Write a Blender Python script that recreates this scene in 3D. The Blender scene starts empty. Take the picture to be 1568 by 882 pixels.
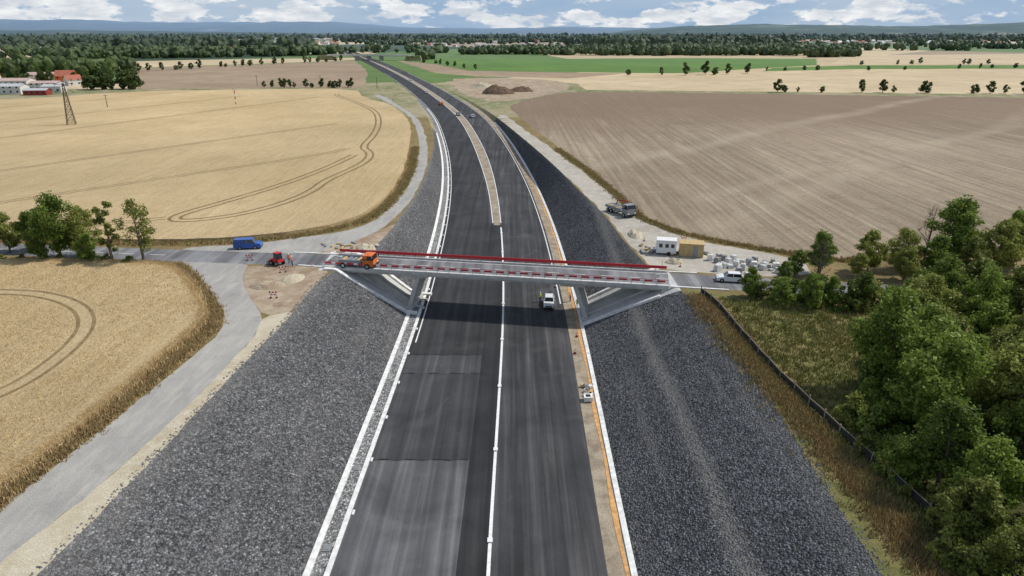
import bpy, math, random
import numpy as np
from mathutils import Vector, Matrix, noise
from mathutils.geometry import delaunay_2d_cdt
random.seed(7); rng=np.random.default_rng(7)
scene=bpy.context.scene
R=math.radians
# ------------------------------------------------------------------ splines
def dense(pts):
    pts=np.array(pts,float); X=pts[:,0]; Y=pts[:,1]
    m=np.gradient(Y,X)
    xs=np.arange(X[0],X[-1]+.01,2.0)
    i=np.clip(np.searchsorted(X,xs,side='right')-1,0,len(X)-2)
    h=X[i+1]-X[i]; t=(xs-X[i])/h
    ys=(2*t**3-3*t**2+1)*Y[i]+(t**3-2*t**2+t)*h*m[i]+(-2*t**3+3*t**2)*Y[i+1]+(t**3-t**2)*h*m[i+1]
    return xs,ys
Mx,My=dense([(-100,-4.6),(0,-3.8),(47,-3.4),(120,-2.9),(167,-4.2),(210,-6.8),(249,-10.6),(300,-17.8),(347,-26),(400,-37.5),(453,-50),(535,-70),(783,-136),(1050,-212),(1282,-279),(1800,-430)])
Zx,Zy=dense([(-100,0),(150,0),(200,.15),(249,1.2),(285,3),(320,4.6),(380,5.9),(450,6.5),(600,6.75),(1800,6.75)])
Tlx,Tly=dense([(-100,-34),(40,-32),(51,-31),(74,-29.8),(88,-28.8),(106,-28.2),(120,-23.8),(150,-20.8),(175,-19.4),(205,-18.8),(245,-17.8),(290,-17.2),(400,-16.6),(1800,-16.6)])
Trx,Try=dense([(-100,31.0),(45,31.2),(75,31.7),(95,31.0),(103,28),(118,25.6),(150,23.6),(173,21.5),(205,19.4),(258,16.6),(305,15.8),(400,15.6),(1800,15.6)])
Mf=lambda y:np.interp(y,Mx,My)
Zm=lambda y:np.interp(y,Zx,Zy)
TL=lambda y:np.interp(y,Tlx,Tly)
TR=lambda y:np.interp(y,Trx,Try)
ZT=7.0; TOEL=-15.0; TOER=14.4
def Z(x,y):
    x=np.asarray(x,float); y=np.asarray(y,float)
    d=x-Mf(y); zm=Zm(y); tl=TL(y); tr=TR(y)
    fl=np.clip((TOEL-d)/(TOEL-tl),0,1); fr=np.clip((d-TOER)/(tr-TOER),0,1)
    return zm+(ZT-zm)*np.maximum(fl,fr)
Yb=lambda x:109.7-.17*(x+2) if x>-31 else 109.7+.17*29-.11*(x+31)
# ------------------------------------------------------------------ material helpers
class NT:
    def __init__(s,name):
        m=bpy.data.materials.new(name); m.use_nodes=True; s.m=m; s.n=m.node_tree.nodes; s.l=m.node_tree.links
        s.b=s.n['Principled BSDF']; s.b.inputs['Roughness'].default_value=.9
        s.b.inputs['Specular IOR Level'].default_value=.2
        s.pos=None
    def node(s,t,**k):
        n=s.n.new(t)
        for a,b in k.items(): setattr(n,a,b)
        return n
    def P(s):
        if s.pos is None: s.pos=s.node('ShaderNodeNewGeometry').outputs['Position']
        return s.pos
    def vec(s,scale=(1,1,1),rot=0,src=None):
        mp=s.node('ShaderNodeMapping'); mp.inputs['Scale'].default_value=scale; mp.inputs['Rotation'].default_value=(0,0,rot)
        s.l.new(src or s.P(),mp.inputs['Vector'])
        return mp.outputs[0]
    def noise(s,scale,detail=4,rough=.55,vec=None,dist=0):
        n=s.node('ShaderNodeTexNoise'); n.inputs['Scale'].default_value=scale; n.inputs['Detail'].default_value=detail
        n.inputs['Roughness'].default_value=rough; n.inputs['Distortion'].default_value=dist
        s.l.new(vec or s.P(),n.inputs['Vector']); return n.outputs['Fac']
    def voro(s,scale,vec=None,out='Color',feature='F1'):
        n=s.node('ShaderNodeTexVoronoi'); n.feature=feature; n.inputs['Scale'].default_value=scale
        s.l.new(vec or s.P(),n.inputs['Vector']); return n.outputs[out]
    def ramp(s,fac,stops,interp='LINEAR'):
        r=s.node('ShaderNodeValToRGB'); cr=r.color_ramp; cr.interpolation=interp
        while len(cr.elements)<len(stops): cr.elements.new(.5)
        for e,(p,c) in zip(cr.elements,stops):
            e.position=p; e.color=(c[0],c[1],c[2],1) if hasattr(c,'__len__') else (c,c,c,1)
        s.l.new(fac,r.inputs[0]); return r.outputs[0]
    def mix(s,a,b,fac,mode='MIX'):
        m=s.node('ShaderNodeMix',data_type='RGBA',blend_type=mode)
        for i,v in ((0,fac),(6,a),(7,b)):
            if hasattr(v,'links'): s.l.new(v,m.inputs[i])
            elif i==0: m.inputs[0].default_value=v
            else: m.inputs[i].default_value=(v[0],v[1],v[2],1) if hasattr(v,'__len__') else (v,v,v,1)
        return m.outputs[2]
    def math(s,op,a,b=0):
        m=s.node('ShaderNodeMath',operation=op)
        for i,v in ((0,a),(1,b)):
            if hasattr(v,'links'): s.l.new(v,m.inputs[i])
            else: m.inputs[i].default_value=v
        return m.outputs[0]
    def sep(s):
        sp=s.node('ShaderNodeSeparateXYZ'); s.l.new(s.P(),sp.inputs[0]); return sp.outputs
    def line(s,p,q,w,wob=3,wobs=.02):
        # soft band along the straight line p-q on the ground
        dx,dy=q[0]-p[0],q[1]-p[1]; L=math.hypot(dx,dy); nx,ny=-dy/L,dx/L; o=s.sep()
        d=s.math('ADD',s.math('ADD',s.math('MULTIPLY',o[0],nx),s.math('MULTIPLY',o[1],ny)),-(p[0]*nx+p[1]*ny))
        d=s.math('ADD',d,s.math('MULTIPLY',s.math('SUBTRACT',s.noise(wobs,3),.5),wob*2))
        return s.ramp(s.math('DIVIDE',s.math('ABSOLUTE',d),w*2),[(.15,1),(.75,0)])
    def bump(s,h,strength=.5,dist=.1):
        b=s.node('ShaderNodeBump'); b.inputs['Strength'].default_value=strength; b.inputs['Distance'].default_value=dist
        s.l.new(h,b.inputs['Height']); s.l.new(b.outputs[0],s.b.inputs['Normal'])
    def haze(s,c,y0=800,y1=9000,mx=.62,col=(.36,.46,.58)):  # aerial haze painted into the base colour, bluer with growing world Y
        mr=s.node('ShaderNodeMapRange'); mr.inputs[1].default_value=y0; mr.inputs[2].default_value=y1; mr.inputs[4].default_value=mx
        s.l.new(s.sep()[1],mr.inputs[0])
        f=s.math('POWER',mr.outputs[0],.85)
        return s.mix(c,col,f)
    def out(s,c):
        if hasattr(c,'links'): s.l.new(c,s.b.inputs['Base Color'])
        else: s.b.inputs['Base Color'].default_value=(*c,1)
        return s.m
def soil(name,c1,c2,c3,big=.05,mid=.6,fine=6,bump=.4,rot=0,sx=1,sy=1,haze=False,bd=.15):
    t=NT(name); v=t.vec((sx,sy,1),rot)
    a=t.ramp(t.noise(big,4,vec=v),[(.35,c1),(.65,c2)])
    b=t.mix(a,c3,t.ramp(t.noise(mid,5,.65,vec=v),[(.45,0),(.75,1)]))
    f=t.noise(fine,5,.7)
    g=t.mix(b,t.ramp(f,[(.25,.45),(.7,1.35)]),.75,'MULTIPLY')
    if haze: g=t.haze(g)
    t.bump(f,bump,bd)
    return t.out(g)
def plain(name,c,rough=.6,var=.15,scale=3,metal=0,spec=.3,bump=0):
    t=NT(name); t.b.inputs['Roughness'].default_value=rough; t.b.inputs['Metallic'].default_value=metal
    t.b.inputs['Specular IOR Level'].default_value=spec
    n=t.noise(scale,5,.65)
    g=t.mix(c,t.ramp(n,[(.3,1-var),(.7,1+var)]),1,'MULTIPLY')
    if bump: t.bump(n,bump,.03)
    return t.out(g)
def gravel(name,lo,hi,tint,streak=None,sc=5.0,dusty=(.2,.19,.175)):
    t=NT(name)
    v=t.voro(sc); vf=t.voro(sc,out='Distance'); w=t.noise(sc*.33,4,.7)
    s1=t.ramp(v,[(.0,lo),(.5,(lo+hi)/2.5),(.82,hi),(1,hi*1.7)])
    s2=t.ramp(w,[(.3,.60),(.68,1.38)])
    g=t.mix(s1,s2,1,'MULTIPLY'); g=t.mix(g,tint,1,'MULTIPLY')
    big=t.ramp(t.noise(.09,5,.6),[(.3,.82),(.7,1.18)]); g=t.mix(g,big,1,'MULTIPLY')
    g=t.mix(g,t.ramp(vf,[(.35,1.1),(.8,.35)]),.85,'MULTIPLY')
    st=t.ramp(t.noise(.35,4,.6,vec=t.vec((1.6,.12,.5),.05)),[(.56,0),(.72,1)])
    g=t.mix(g,t.mix(g,dusty,.4),st)
    zf=t.ramp(t.math('DIVIDE',t.math('ADD',t.sep()[2],t.math('MULTIPLY',t.noise(.5,4),1.6)),10),[(.66,0),(.80,1)])
    g=t.mix(g,(.27,.26,.24),t.math('MULTIPLY',zf,.35))
    if streak:
        dx=t.math('ADD',t.sep()[0],t.math('MULTIPLY',t.math('SUBTRACT',t.noise(.15,3),.5),1.6))
        dx=t.math('ABSOLUTE',t.math('SUBTRACT',dx,streak))
        m=t.ramp(t.math('DIVIDE',dx,2.0),[(0,1),(.35,.5),(.6,0)])
        m=t.math('MULTIPLY',m,t.noise(1.2,4,.7))
        g=t.mix(g,(.28,.26,.235),m)
    t.bump(t.math('SUBTRACT',1,vf),.9,.16)
    return t.out(g)
def asphalt(name,c,streakamt=.35,light=(.12,.115,.11),dustamt=.35):
    t=NT(name); t.b.inputs['Roughness'].default_value=.75; t.b.inputs['Specular IOR Level'].default_value=.25
    s=t.noise(1.0,5,.6,vec=t.vec((1.5,.035,1)))
    g=t.mix((c,c*1.0,c*1.04),light,t.math('MULTIPLY',t.ramp(s,[(.48,0),(.8,1)]),streakamt))
    s3=t.noise(.55,2,.5,vec=t.vec((1.2,.004,1))); g=t.mix(g,t.ramp(s3,[(.38,.76),(.5,1.0),(.62,1.28)]),1,'MULTIPLY')
    p=t.ramp(t.noise(.12,5,.6,dist=.6),[(.3,.72),(.7,1.34)]); g=t.mix(g,p,1,'MULTIPLY')
    # scuffs and tyre swirls
    sw=t.node('ShaderNodeTexWave',wave_type='RINGS'); sw.inputs['Scale'].default_value=.08; sw.inputs['Distortion'].default_value=9; sw.inputs['Detail'].default_value=4; t.l.new(t.vec((1,.35,1)),sw.inputs['Vector'])
    swm=t.math('MULTIPLY',t.ramp(sw.outputs['Fac'],[(.86,0),(.97,1)]),t.ramp(t.noise(.07,3),[(.5,0),(.62,.5)]))
    g=t.mix(g,light,t.math('MULTIPLY',swm,streakamt))
    dust=t.ramp(t.noise(.5,6,.75,vec=t.vec((1,.35,1),.1),dist=.8),[(.6,0),(.8,1)])
    g=t.mix(g,(.19,.175,.15),t.math('MULTIPLY',dust,dustamt))
    f=t.noise(14,3,.7); g=t.mix(g,t.ramp(f,[(.3,.7),(.7,1.3)]),.8,'MULTIPLY')
    t.bump(f,.25,.02)
    return t.out(g)
MAT={}
def wheat(name,c1,c2,c3,rot):
    t=NT(name)
    a=t.ramp(t.noise(.025,5,.6),[(.35,c1),(.68,c2)])
    a=t.mix(a,t.ramp(t.noise(.008,3,.5),[(.35,.9),(.65,1.08)]),1,'MULTIPLY')
    r=t.noise(1.4,3,.6,vec=t.vec((1.3,.06,1),rot))
    a=t.mix(a,t.ramp(r,[(.35,.88),(.65,1.08)]),.9,'MULTIPLY')
    b=t.mix(a,c3,t.ramp(t.noise(.22,6,.7,dist=.8),[(.5,0),(.78,.65)]))
    f=t.noise(2.6,6,.8); g=t.mix(b,t.ramp(f,[(.28,.55),(.62,1.2)]),.85,'MULTIPLY')
    t.bump(f,.8,.35)
    return t.out(t.haze(g))
MAT['wheat_field']=wheat('ripe_wheat',(.50,.375,.20),(.61,.465,.265),(.42,.29,.135),R(-58))
def ploughed():
    t=NT('stubble_soil')
    a=t.ramp(t.noise(.012,5,.55),[(.35,(.25,.195,.135)),(.66,(.365,.29,.20))])
    st=t.noise(.28,4,.6,vec=t.vec((1,.08,1),R(38)),dist=.3)
    a=t.mix(a,(.45,.375,.265),t.ramp(st,[(.5,0),(.72,.65)]))
    st2=t.noise(.9,2,.5,vec=t.vec((1,.012,1),R(-72)))
    a=t.mix(a,t.ramp(st2,[(.38,.80),(.62,1.12)]),.9,'MULTIPLY')
    gr=t.ramp(t.noise(.05,6,.7),[(.58,0),(.8,.5)]); a=t.mix(a,(.20,.20,.095),gr)
    pat=t.ramp(t.noise(.16,5,.7,dist=1.5),[(.52,0),(.76,.65)]); a=t.mix(a,(.17,.13,.09),pat)
    yy=t.math('ADD',t.sep()[1],t.math('MULTIPLY',t.math('SUBTRACT',t.noise(.02,4),.5),170))
    a=t.mix(a,(.215,.15,.10),t.ramp(t.math('DIVIDE',yy,600),[(.42,0),(.58,.8)]))
    for p,q,w,s_ in (((253,431),(63,242),4.5,.42),((330,420),(120,215),4,.25),((140,240),(40,160),3,.22)):
        brk=t.ramp(t.noise(.04,4,.6),[(.35,.15),(.6,1)])
        a=t.mix(a,(.47,.40,.29),t.math('MULTIPLY',t.math('MULTIPLY',t.line(p,q,w,9,.012),s_),brk))
    f=t.noise(2.2,6,.78); g=t.mix(a,t.ramp(f,[(.3,.58),(.66,1.22)]),.85,'MULTIPLY')
    t.bump(f,.6,.2); return t.out(t.haze(g))
MAT['ploughed_field']=ploughed()
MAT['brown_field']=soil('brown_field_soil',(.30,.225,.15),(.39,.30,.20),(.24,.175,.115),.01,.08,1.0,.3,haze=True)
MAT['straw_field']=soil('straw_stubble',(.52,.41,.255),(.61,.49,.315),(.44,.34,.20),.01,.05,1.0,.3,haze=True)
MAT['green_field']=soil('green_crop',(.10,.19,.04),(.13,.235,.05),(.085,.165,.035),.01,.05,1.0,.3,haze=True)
MAT['dry_grass']=soil('dry_grass_ground',(.20,.145,.065),(.30,.215,.10),(.13,.14,.045),.12,.7,5,.8)
MAT['grass_verge']=soil('green_verge',(.13,.165,.05),(.33,.28,.17),(.44,.38,.27),.035,.22,4,.6)
MAT['meadow']=soil('meadow_grass',(.16,.17,.05),(.34,.27,.12),(.10,.13,.035),.13,.7,5,.9,bd=.3)
MAT['woodland_floor']=soil('woodland_ground',(.06,.07,.025),(.10,.10,.035),(.05,.06,.02),.2,1,5,.9)
def trackmat():
    t=NT('gravel_track_surface')
    a=t.ramp(t.noise(.12,5,.6),[(.35,(.39,.375,.345)),(.65,(.32,.31,.29))])
    a=t.mix(a,(.47,.44,.385),t.ramp(t.noise(.7,5,.65,vec=t.vec((1.2,.25,1),-.15)),[(.45,0),(.75,1)]))
    a=t.mix(a,(.23,.215,.195),t.ramp(t.noise(.35,5,.7,dist=1.2),[(.54,0),(.78,.6)]))
    f=t.noise(7,5,.7); g=t.mix(a,t.ramp(f,[(.25,.6),(.7,1.25)]),.75,'MULTIPLY'); t.bump(f,.35,.05); return t.out(g)
MAT['gravel_track']=trackmat()
MAT['sand_shoulder']=soil('sandy_shoulder',(.54,.48,.35),(.44,.375,.26),(.60,.55,.43),.2,1.2,7,.4)
MAT['bare_earth']=soil('bare_earth_ground',(.27,.185,.12),(.42,.34,.24),(.50,.43,.32),.2,.5,5,.6)
MAT['site_yard']=soil('site_yard_ground',(.46,.425,.36),(.36,.325,.27),(.54,.50,.43),.1,.6,5,.4)
MAT['gravel_slope']=gravel('dark_gravel',.042,.225,(1,1.0,1.01))
MAT['gravel_slope_right']=gravel('dark_blue_gravel',.028,.165,(.97,1.0,1.05),streak=19.5)
MAT['asphalt_light']=asphalt('worn_asphalt',.092,.6,(.22,.21,.20),.55)
MAT['asphalt_grey']=asphalt('milled_asphalt',.058,.6,(.13,.125,.12),.6)
MAT['asphalt_patch']=asphalt('patched_asphalt',.044,.5,(.11,.105,.10),.45)
MAT['asphalt_new']=asphalt('fresh_asphalt',.032,.25,dustamt=.15)
MAT['asphalt_seam']=asphalt('seam_asphalt',.024,.15,dustamt=.1)
MAT['asphalt_right']=asphalt('motorway_asphalt',.042,.75,dustamt=.3)
MAT['local_road']=asphalt('local_road_asphalt',.165,.6,(.28,.265,.245))
MAT['drain_gravel']=gravel('crushed_stone',.12,.5,(1,.99,.97),sc=5,dusty=(.4,.4,.38))
MAT['motorway_sand']=soil('shoulder_sand',(.42,.355,.265),(.32,.26,.19),(.22,.175,.13),.3,.6,8,.5)
MAT['concrete_paving']=soil('paving_concrete',(.56,.55,.52),(.46,.45,.43),(.62,.61,.58),.3,1,9,.2)
def patchwork():
    t=NT('distant_farmland')
    v=t.voro(1,vec=t.vec((.0024,.0009,.001),R(14)))
    sp=t.node('ShaderNodeSeparateColor'); t.l.new(v,sp.inputs[0])
    c=t.ramp(sp.outputs[0],[(0,(.54,.43,.26)),(.2,(.12,.19,.055)),(.36,(.48,.38,.23)),(.5,(.04,.07,.03)),(.6,(.56,.45,.28)),(.74,(.11,.19,.05)),(.86,(.34,.26,.17)),(.93,(.04,.07,.03))],'CONSTANT')
    n=t.noise(.02,5,.7); c=t.mix(c,t.ramp(n,[(.3,.8),(.7,1.15)]),1,'MULTIPLY')
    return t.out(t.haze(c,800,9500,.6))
MAT['farmland']=patchwork()
# ------------------------------------------------------------------ object helpers
def link(o):
    scene.collection.objects.link(o); return o
class MB:
    def __init__(s): s.v=[];s.f=[];s.mi=[];s.mats=[]
    def m(s,mat):
        if mat not in s.mats: s.mats.append(mat)
        return s.mats.index(mat)
    def add(s,vs,fs,mat):
        b=len(s.v); s.v+= [tuple(v) for v in vs]; i=s.m(mat)
        for f in fs: s.f.append(tuple(b+k for k in f)); s.mi.append(i)
    def box(s,c,d,mat,top=(1,1),sh=(0,0),rz=0):
        cx,cy,cz=c; a,b,h=d[0]/2,d[1]/2,d[2]/2
        vs=[(-a,-b,-h),(a,-b,-h),(a,b,-h),(-a,b,-h)]+[(x*top[0]+sh[0],y*top[1]+sh[1],h) for x,y in((-a,-b),(a,-b),(a,b),(-a,b))]
        ca,sa=math.cos(rz),math.sin(rz)
        vs=[(x*ca-y*sa+cx,x*sa+y*ca+cy,z+cz) for x,y,z in vs]
        s.add(vs,[(3,2,1,0),(4,5,6,7),(0,1,5,4),(1,2,6,5),(2,3,7,6),(3,0,4,7)],mat)
    def cyl(s,p0,p1,r0,r1,n,mat,cap=True):
        p0=Vector(p0);p1=Vector(p1); d=(p1-p0).normalized()
        u=d.orthogonal().normalized(); w=d.cross(u)
        vs=[p0+(u*math.cos(2*math.pi*i/n)+w*math.sin(2*math.pi*i/n))*r0 for i in range(n)]+[p1+(u*math.cos(2*math.pi*i/n)+w*math.sin(2*math.pi*i/n))*r1 for i in range(n)]
        fs=[(i,(i+1)%n,n+(i+1)%n,n+i) for i in range(n)]
        if cap: fs+=[tuple(range(n))[::-1],tuple(range(n,2*n))]
        s.add(vs,fs,mat)
    def beam(s,p0,p1,w,h,mat):
        p0=Vector(p0);p1=Vector(p1); d=(p1-p0).normalized(); side=d.cross(Vector((0,0,1)))
        if side.length<.01: side=Vector((1,0,0))
        side.normalize(); up=side.cross(d).normalized()
        vs=[p+side*a*w/2+up*b*h/2 for p in(p0,p1) for a,b in((-1,-1),(1,-1),(1,1),(-1,1))]
        s.add(vs,[(3,2,1,0),(4,5,6,7),(0,1,5,4),(1,2,6,5),(2,3,7,6),(3,0,4,7)],mat)
    def prism(s,prof,y0,y1,mat,ins=0):
        n=len(prof)
        vs=[(x,y0,z) for x,z in prof]+[(x,y1,z) for x,z in prof]
        s.add(vs,[tuple(range(n)),tuple(range(n,2*n))[::-1]]+[(i,n+i,n+(i+1)%n,(i+1)%n) for i in range(n)],mat)
    def obj(s,name,loc=(0,0,0),rz=0,parent=None,bevel=0,smooth=False):
        me=bpy.data.meshes.new(name); me.from_pydata(s.v,[],s.f)
        for m in s.mats: me.materials.append(m)
        me.polygons.foreach_set('material_index',s.mi)
        import bmesh
        bm=bmesh.new(); bm.from_mesh(me); bmesh.ops.recalc_face_normals(bm,faces=bm.faces); bm.to_mesh(me); bm.free()
        if smooth: me.polygons.foreach_set('use_smooth',[True]*len(me.polygons))
        o=link(bpy.data.objects.new(name,me)); o.location=loc; o.rotation_euler=(0,0,rz)
        if parent: o.parent=parent
        if bevel:
            b=o.modifiers.new('bevel','BEVEL'); b.width=bevel; b.segments=2; b.limit_method='ANGLE'
        return o
def empty(name,loc=(0,0,0)):
    o=link(bpy.data.objects.new(name,None)); o.location=loc; return o
# ------------------------------------------------------------------ ground sheet (one conforming triangulation split by surface)
def resample(pts,closed,jit,smin=1.5):
    out=[]; n=len(pts); segs=n if closed else n-1
    for i in range(segs):
        a=np.array(pts[i],float); b=np.array(pts[(i+1)%n],float)
        y=max(30,(abs(a[1])+abs(b[1]))/2); st=max(smin,y*.018)
        k=max(1,int(np.linalg.norm(b-a)/st)); k=min(k,80)
        d=(b-a)/max(1e-6,np.linalg.norm(b-a)); nn=np.array([-d[1],d[0]])
        for j in range(k):
            p=a+(b-a)*j/k
            w=noise.noise(Vector((p[0]*.25,p[1]*.25,3.3)))*1.1+noise.noise(Vector((p[0]*.9,p[1]*.9,9.1)))*.7+random.uniform(-.25,.25)
            if j>0 or jit: p=p+nn*w*jit*max(1,y/150)
            out.append((float(p[0]),float(p[1])))
    if not closed: out.append(tuple(pts[-1]))
    return out
def smoothp(pts,closed=True,it=1):
    for _ in range(it):
        n=len(pts); q=[]
        for i in range(n if closed else n-1):
            a=pts[i]; b=pts[(i+1)%n]
            q+=[(a[0]*.75+b[0]*.25,a[1]*.75+b[1]*.25),(a[0]*.25+b[0]*.75,a[1]*.25+b[1]*.75)]
        if not closed: q=[pts[0]]+q+[pts[-1]]
        pts=q
    return pts
wheatA=[(-420,380),(-339,391),(-283,422),(-256,474),(-174,490),(-109,496),(-88,422),(-68,391),(-50,330),(-41,284),(-36,242),(-31.5,198),(-30.3,169),(-31.5,151),(-34,142.1),(-39.3,135.2),(-46.8,130),(-60.3,126.3),(-72.3,126),(-97.7,127.5),(-160,136),(-420,160)]
wheatB=[(-260,116),(-112.6,115.5),(-89.7,114),(-67.8,113.1),(-58.7,111.3),(-53.8,106),(-48.2,98),(-44,90.7),(-42.7,86.7),(-42.9,78.8),(-43.4,68.8),(-44.2,57.9),(-45.2,50.1),(-47.3,42.2),(-52,15),(-260,15)]
vergeB=[(-68.2,114.6),(-57.6,113),(-51.6,106),(-45.5,97.1),(-41.2,90.2),(-39.4,84.4),(-40,76.5),(-41.3,65),(-42.5,55.2),(-43.6,47.9),(-45,39.5),(-49,15),(-54,15),(-52,60),(-56,100),(-75,112)]
trackC_r=[(-46,113.5),(-45.3,109.3),(-43.6,103.8),(-39.3,95.8),(-35.4,89.5),(-34.6,85),(-34.3,77.9),(-35,66.3),(-36.3,54.5),(-37.7,47),(-39.3,41.4),(-43,15)]
trackC=[(-49,15),(-45,39.5),(-43.6,47.9),(-42.5,55.2),(-41.3,65),(-40,76.5),(-39.4,84.4),(-41.2,90.2),(-45.5,97.1),(-51.6,106),(-57.6,113),(-58,116)]+trackC_r
sandstrip=[(x,y) for x,y in trackC_r[4:]]+[(float(Mf(y)+TL(y)),y) for y in (15,30,41,47,54,66,78,86,92)]
earth=[(-46,112.5),(-45.3,109.3),(-43.6,103.8),(-39.3,95.8),(-35.4,89.5),(-31.6,92),(-31.3,100),(-31,112)]
tE_l=[(-62,121),(-60,123.2),(-49.7,124.6),(-42.7,129),(-34.6,133),(-29.8,140),(-28,152.5),(-27,173),(-28.6,205),(-32.6,242),(-38.7,284),(-48.7,336),(-66.8,391),(-90,455)]
tE_r=[(-41.5,117.5),(-34.8,119.5),(-28.7,127.7),(-25.6,141),(-24,165.7),(-25.1,198),(-27.8,228),(-34.4,275),(-44.6,330),(-61.4,384),(-82,450)]
trackE=tE_l+tE_r[::-1]
Hin=[(-7,310),(2,262),(13,205),(17.4,173),(20.5,149.5),(21.8,133.5),(22.8,120),(23.6,114.5)]
Hout=[(-5,352),(4.4,294),(14.6,232),(21.4,192),(25.5,162),(27,144),(32.3,132),(39.2,124.4),(47.3,119),(51.5,115)]
trackH=Hin+[(24.5,109.5),(50,105.5)]+Hout[::-1]
fieldG=[(-2,374),(2.2,397),(14.6,440),(42,479),(136,465),(214,450),(313,431),(378,420),(520,400),(520,130),(220,125),(97.5,124),(74,120),(58.6,115.5),(53,116.5),(48.5,122),(41.4,127.5),(34,135),(28.9,145.5),(27.4,162),(23.5,198),(16.3,240),(5.7,313)]
B=[
 ('wheat_field',wheatA,.3,1),('wheat_field',wheatB,.3,1),
 ('dry_grass',vergeB,.3,1),('gravel_track',trackC,.3,1),('bare_earth',earth,.4,1),('sand_shoulder',sandstrip,.35,1),
 ('bare_earth',[(-36,119),(-30,127),(-25,140),(-23,138),(-23.5,121),(-31,116)],.5,1),
 ('gravel_track',trackE,.25,1),('site_yard',trackH,.5,1),('ploughed_field',fieldG,.4,1),
 ('meadow',[(27.5,101),(36,97),(52,91),(50,86),(36,64),(36,15),(26,15),(27.2,66),(28,95)],.4,0),
 ('woodland_floor',[(36,15),(36,64),(50,86),(52,92),(160,70),(160,15)],.5,0),
 ('brown_field',[(-263,486+12),(-418,784),(-340,860),(-217,996),(-146,720),(-118,576),(-108,515),(-174,508)],.4,0),
 ('straw_field',[(-620,820),(-418,800),(-340,880),(-217,1012),(-240,1110),(-450,1030),(-568,930)],.3,0),
 ('green_field',[(-152,1030),(-80,880),(-37,745),(112,698),(160,690),(289,800),(365,860),(453,1070),(265,1095),(-42,1050)],.4,0),
 ('brown_field',[(-165,1015),(-75,700),(-30,640),(49,617),(112,690),(-45,738),(-92,880)],.4,0),
 ('straw_field',[(49,617),(52,492),(150,480),(330,455),(560,430),(900,860),(540,770),(361,765),(253,722),(156,672)],.4,0),
 ('green_field',[(253,725),(361,770),(640,790),(700,860),(405,860),(289,795)],.4,0),
 ('straw_field',[(390,880),(760,880),(1150,1350),(570,1218)],.4,0),
 ('bare_earth',[(-58,600),(-24,632),(38,595),(45,510),(18,445),(-8,400),(-28,440)],.8,1),
 ('green_field',[(-1300,1750),(-560,1800),(-700,2100),(-1500,2100)],.4,0),
 ('straw_field',[(-420,610),(-300,560),(-262,500),(-330,500),(-520,560)],.4,0),
 ('straw_field',[(-700,1400),(-250,1300),(-260,1420),(-720,1560)],.4,0),
]
polys=[]
for nm,p,j,sm in B:
    if sm: p=smoothp(p,True,1)
    polys.append((nm,resample(p,True,j,1.6)))
verts=[];edges=[]
def addline(pts,closed=False):
    b=len(verts); verts.extend(pts); n=len(pts)
    edges.extend((b+i,b+i+1) for i in range(n-1))
    if closed: edges.append((b+n-1,b))
for nm,p in polys: addline(p,True)
ys=list(np.arange(-10,400,4.0))+list(np.arange(400,1760,14.0))
ROADEND=ys[-1]
offs=[-12.85,-1.6,1.3,11.9,13.75]
for o in offs: addline([(float(Mf(y)+o),float(y)) for y in ys])
addline([(float(Mf(y)+TOEL),float(y)) for y in ys]); addline([(float(Mf(y)+TOER),float(y)) for y in ys])
def jit(y,a): return a*(noise.noise(Vector((y*.3,a,0)))+.6*random.uniform(-.5,.5))
addline([(float(Mf(y)+TL(y)-.05)+jit(y,.5),float(y)) for y in np.arange(-10,430,2.0)])
addline([(float(Mf(y)+TR(y)+.05)+jit(y,.6),float(y)) for y in np.arange(-10,430,2.0)])
addline([(float(Mf(y)+TL(y)),float(y)) for y in ys]); addline([(float(Mf(y)+TR(y)),float(y)) for y in ys])
MW=([164,200,250,2000],[.8,1.0,1.5,1.7])
def medw(y): return float(np.interp(y,*MW))
my=[y for y in ys if y>=162]
addline([(float(Mf(y))+.35-medw(y),float(y)) for y in my]); addline([(float(Mf(y))+.35+medw(y),float(y)) for y in my])
addline([(float(Mf(164))+.35-.8,164.0),(float(Mf(164))+.35+.8,164.0)])
for yy in (65.0,85.7,91.6):
    addline([(float(Mf(yy))+o,yy+.12*math.sin(o*2.1)) for o in np.linspace(-12.8,-1.65,12)])
addline([(float(Mf(y))-11.4+.15*math.sin(y),float(y)) for y in np.arange(65.5,92,4)])
road_l=[(-260,137.5),(-140,126.8),(-66,118.5),(-31,114.63)]
road_r=[(24,105.3),(60,99.2),(160,82)]
def strip(c,w): 
    return [(x,y+w) for x,y in c]+[(x,y-w) for x,y in c[::-1]]
roadpolyL=resample(strip(road_l,3.3),True,.06,3); roadpolyR=resample(strip(road_r,3.3),True,.06,3)
addline(roadpolyL,True); addline(roadpolyR,True)
pavL=[(-33,Yb(-33)+4.6),(-15,Yb(-15)+4.6),(-15,Yb(-15)-4.9),(-33,Yb(-30.9)-4.9)]
pavR=[(26.5,Yb(26.5)+4.6),(10,Yb(10)+4.6),(10,Yb(10)-4.9),(26.5,Yb(26.5)-4.9)]
addline(resample(pavL,True,0),True); addline(resample(pavR,True,0),True)
for y in np.arange(-30,210,9.0):
    for x in np.arange(-140,141,9.0): verts.append((x+random.uniform(-2,2),y+random.uniform(-2,2)))
for y in np.arange(220,1300,45.0):
    for x in np.arange(-900,901,60.0): verts.append((x+random.uniform(-9,9),y+random.uniform(-9,9)))
for y in (-400,200,800,1500,2200,3200,4500,6500,9000,12000,16000):
    for x in (-14000,-9000,-5000,-2500,-1200,0,1200,2500,5000,9000,14000): verts.append((x,y))
for x,y in ((-260,-30),(260,-30),(-260,200),(260,200)): verts.append((x,y))
res=delaunay_2d_cdt([Vector(v) for v in verts],edges,[],0,1e-3)
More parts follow.
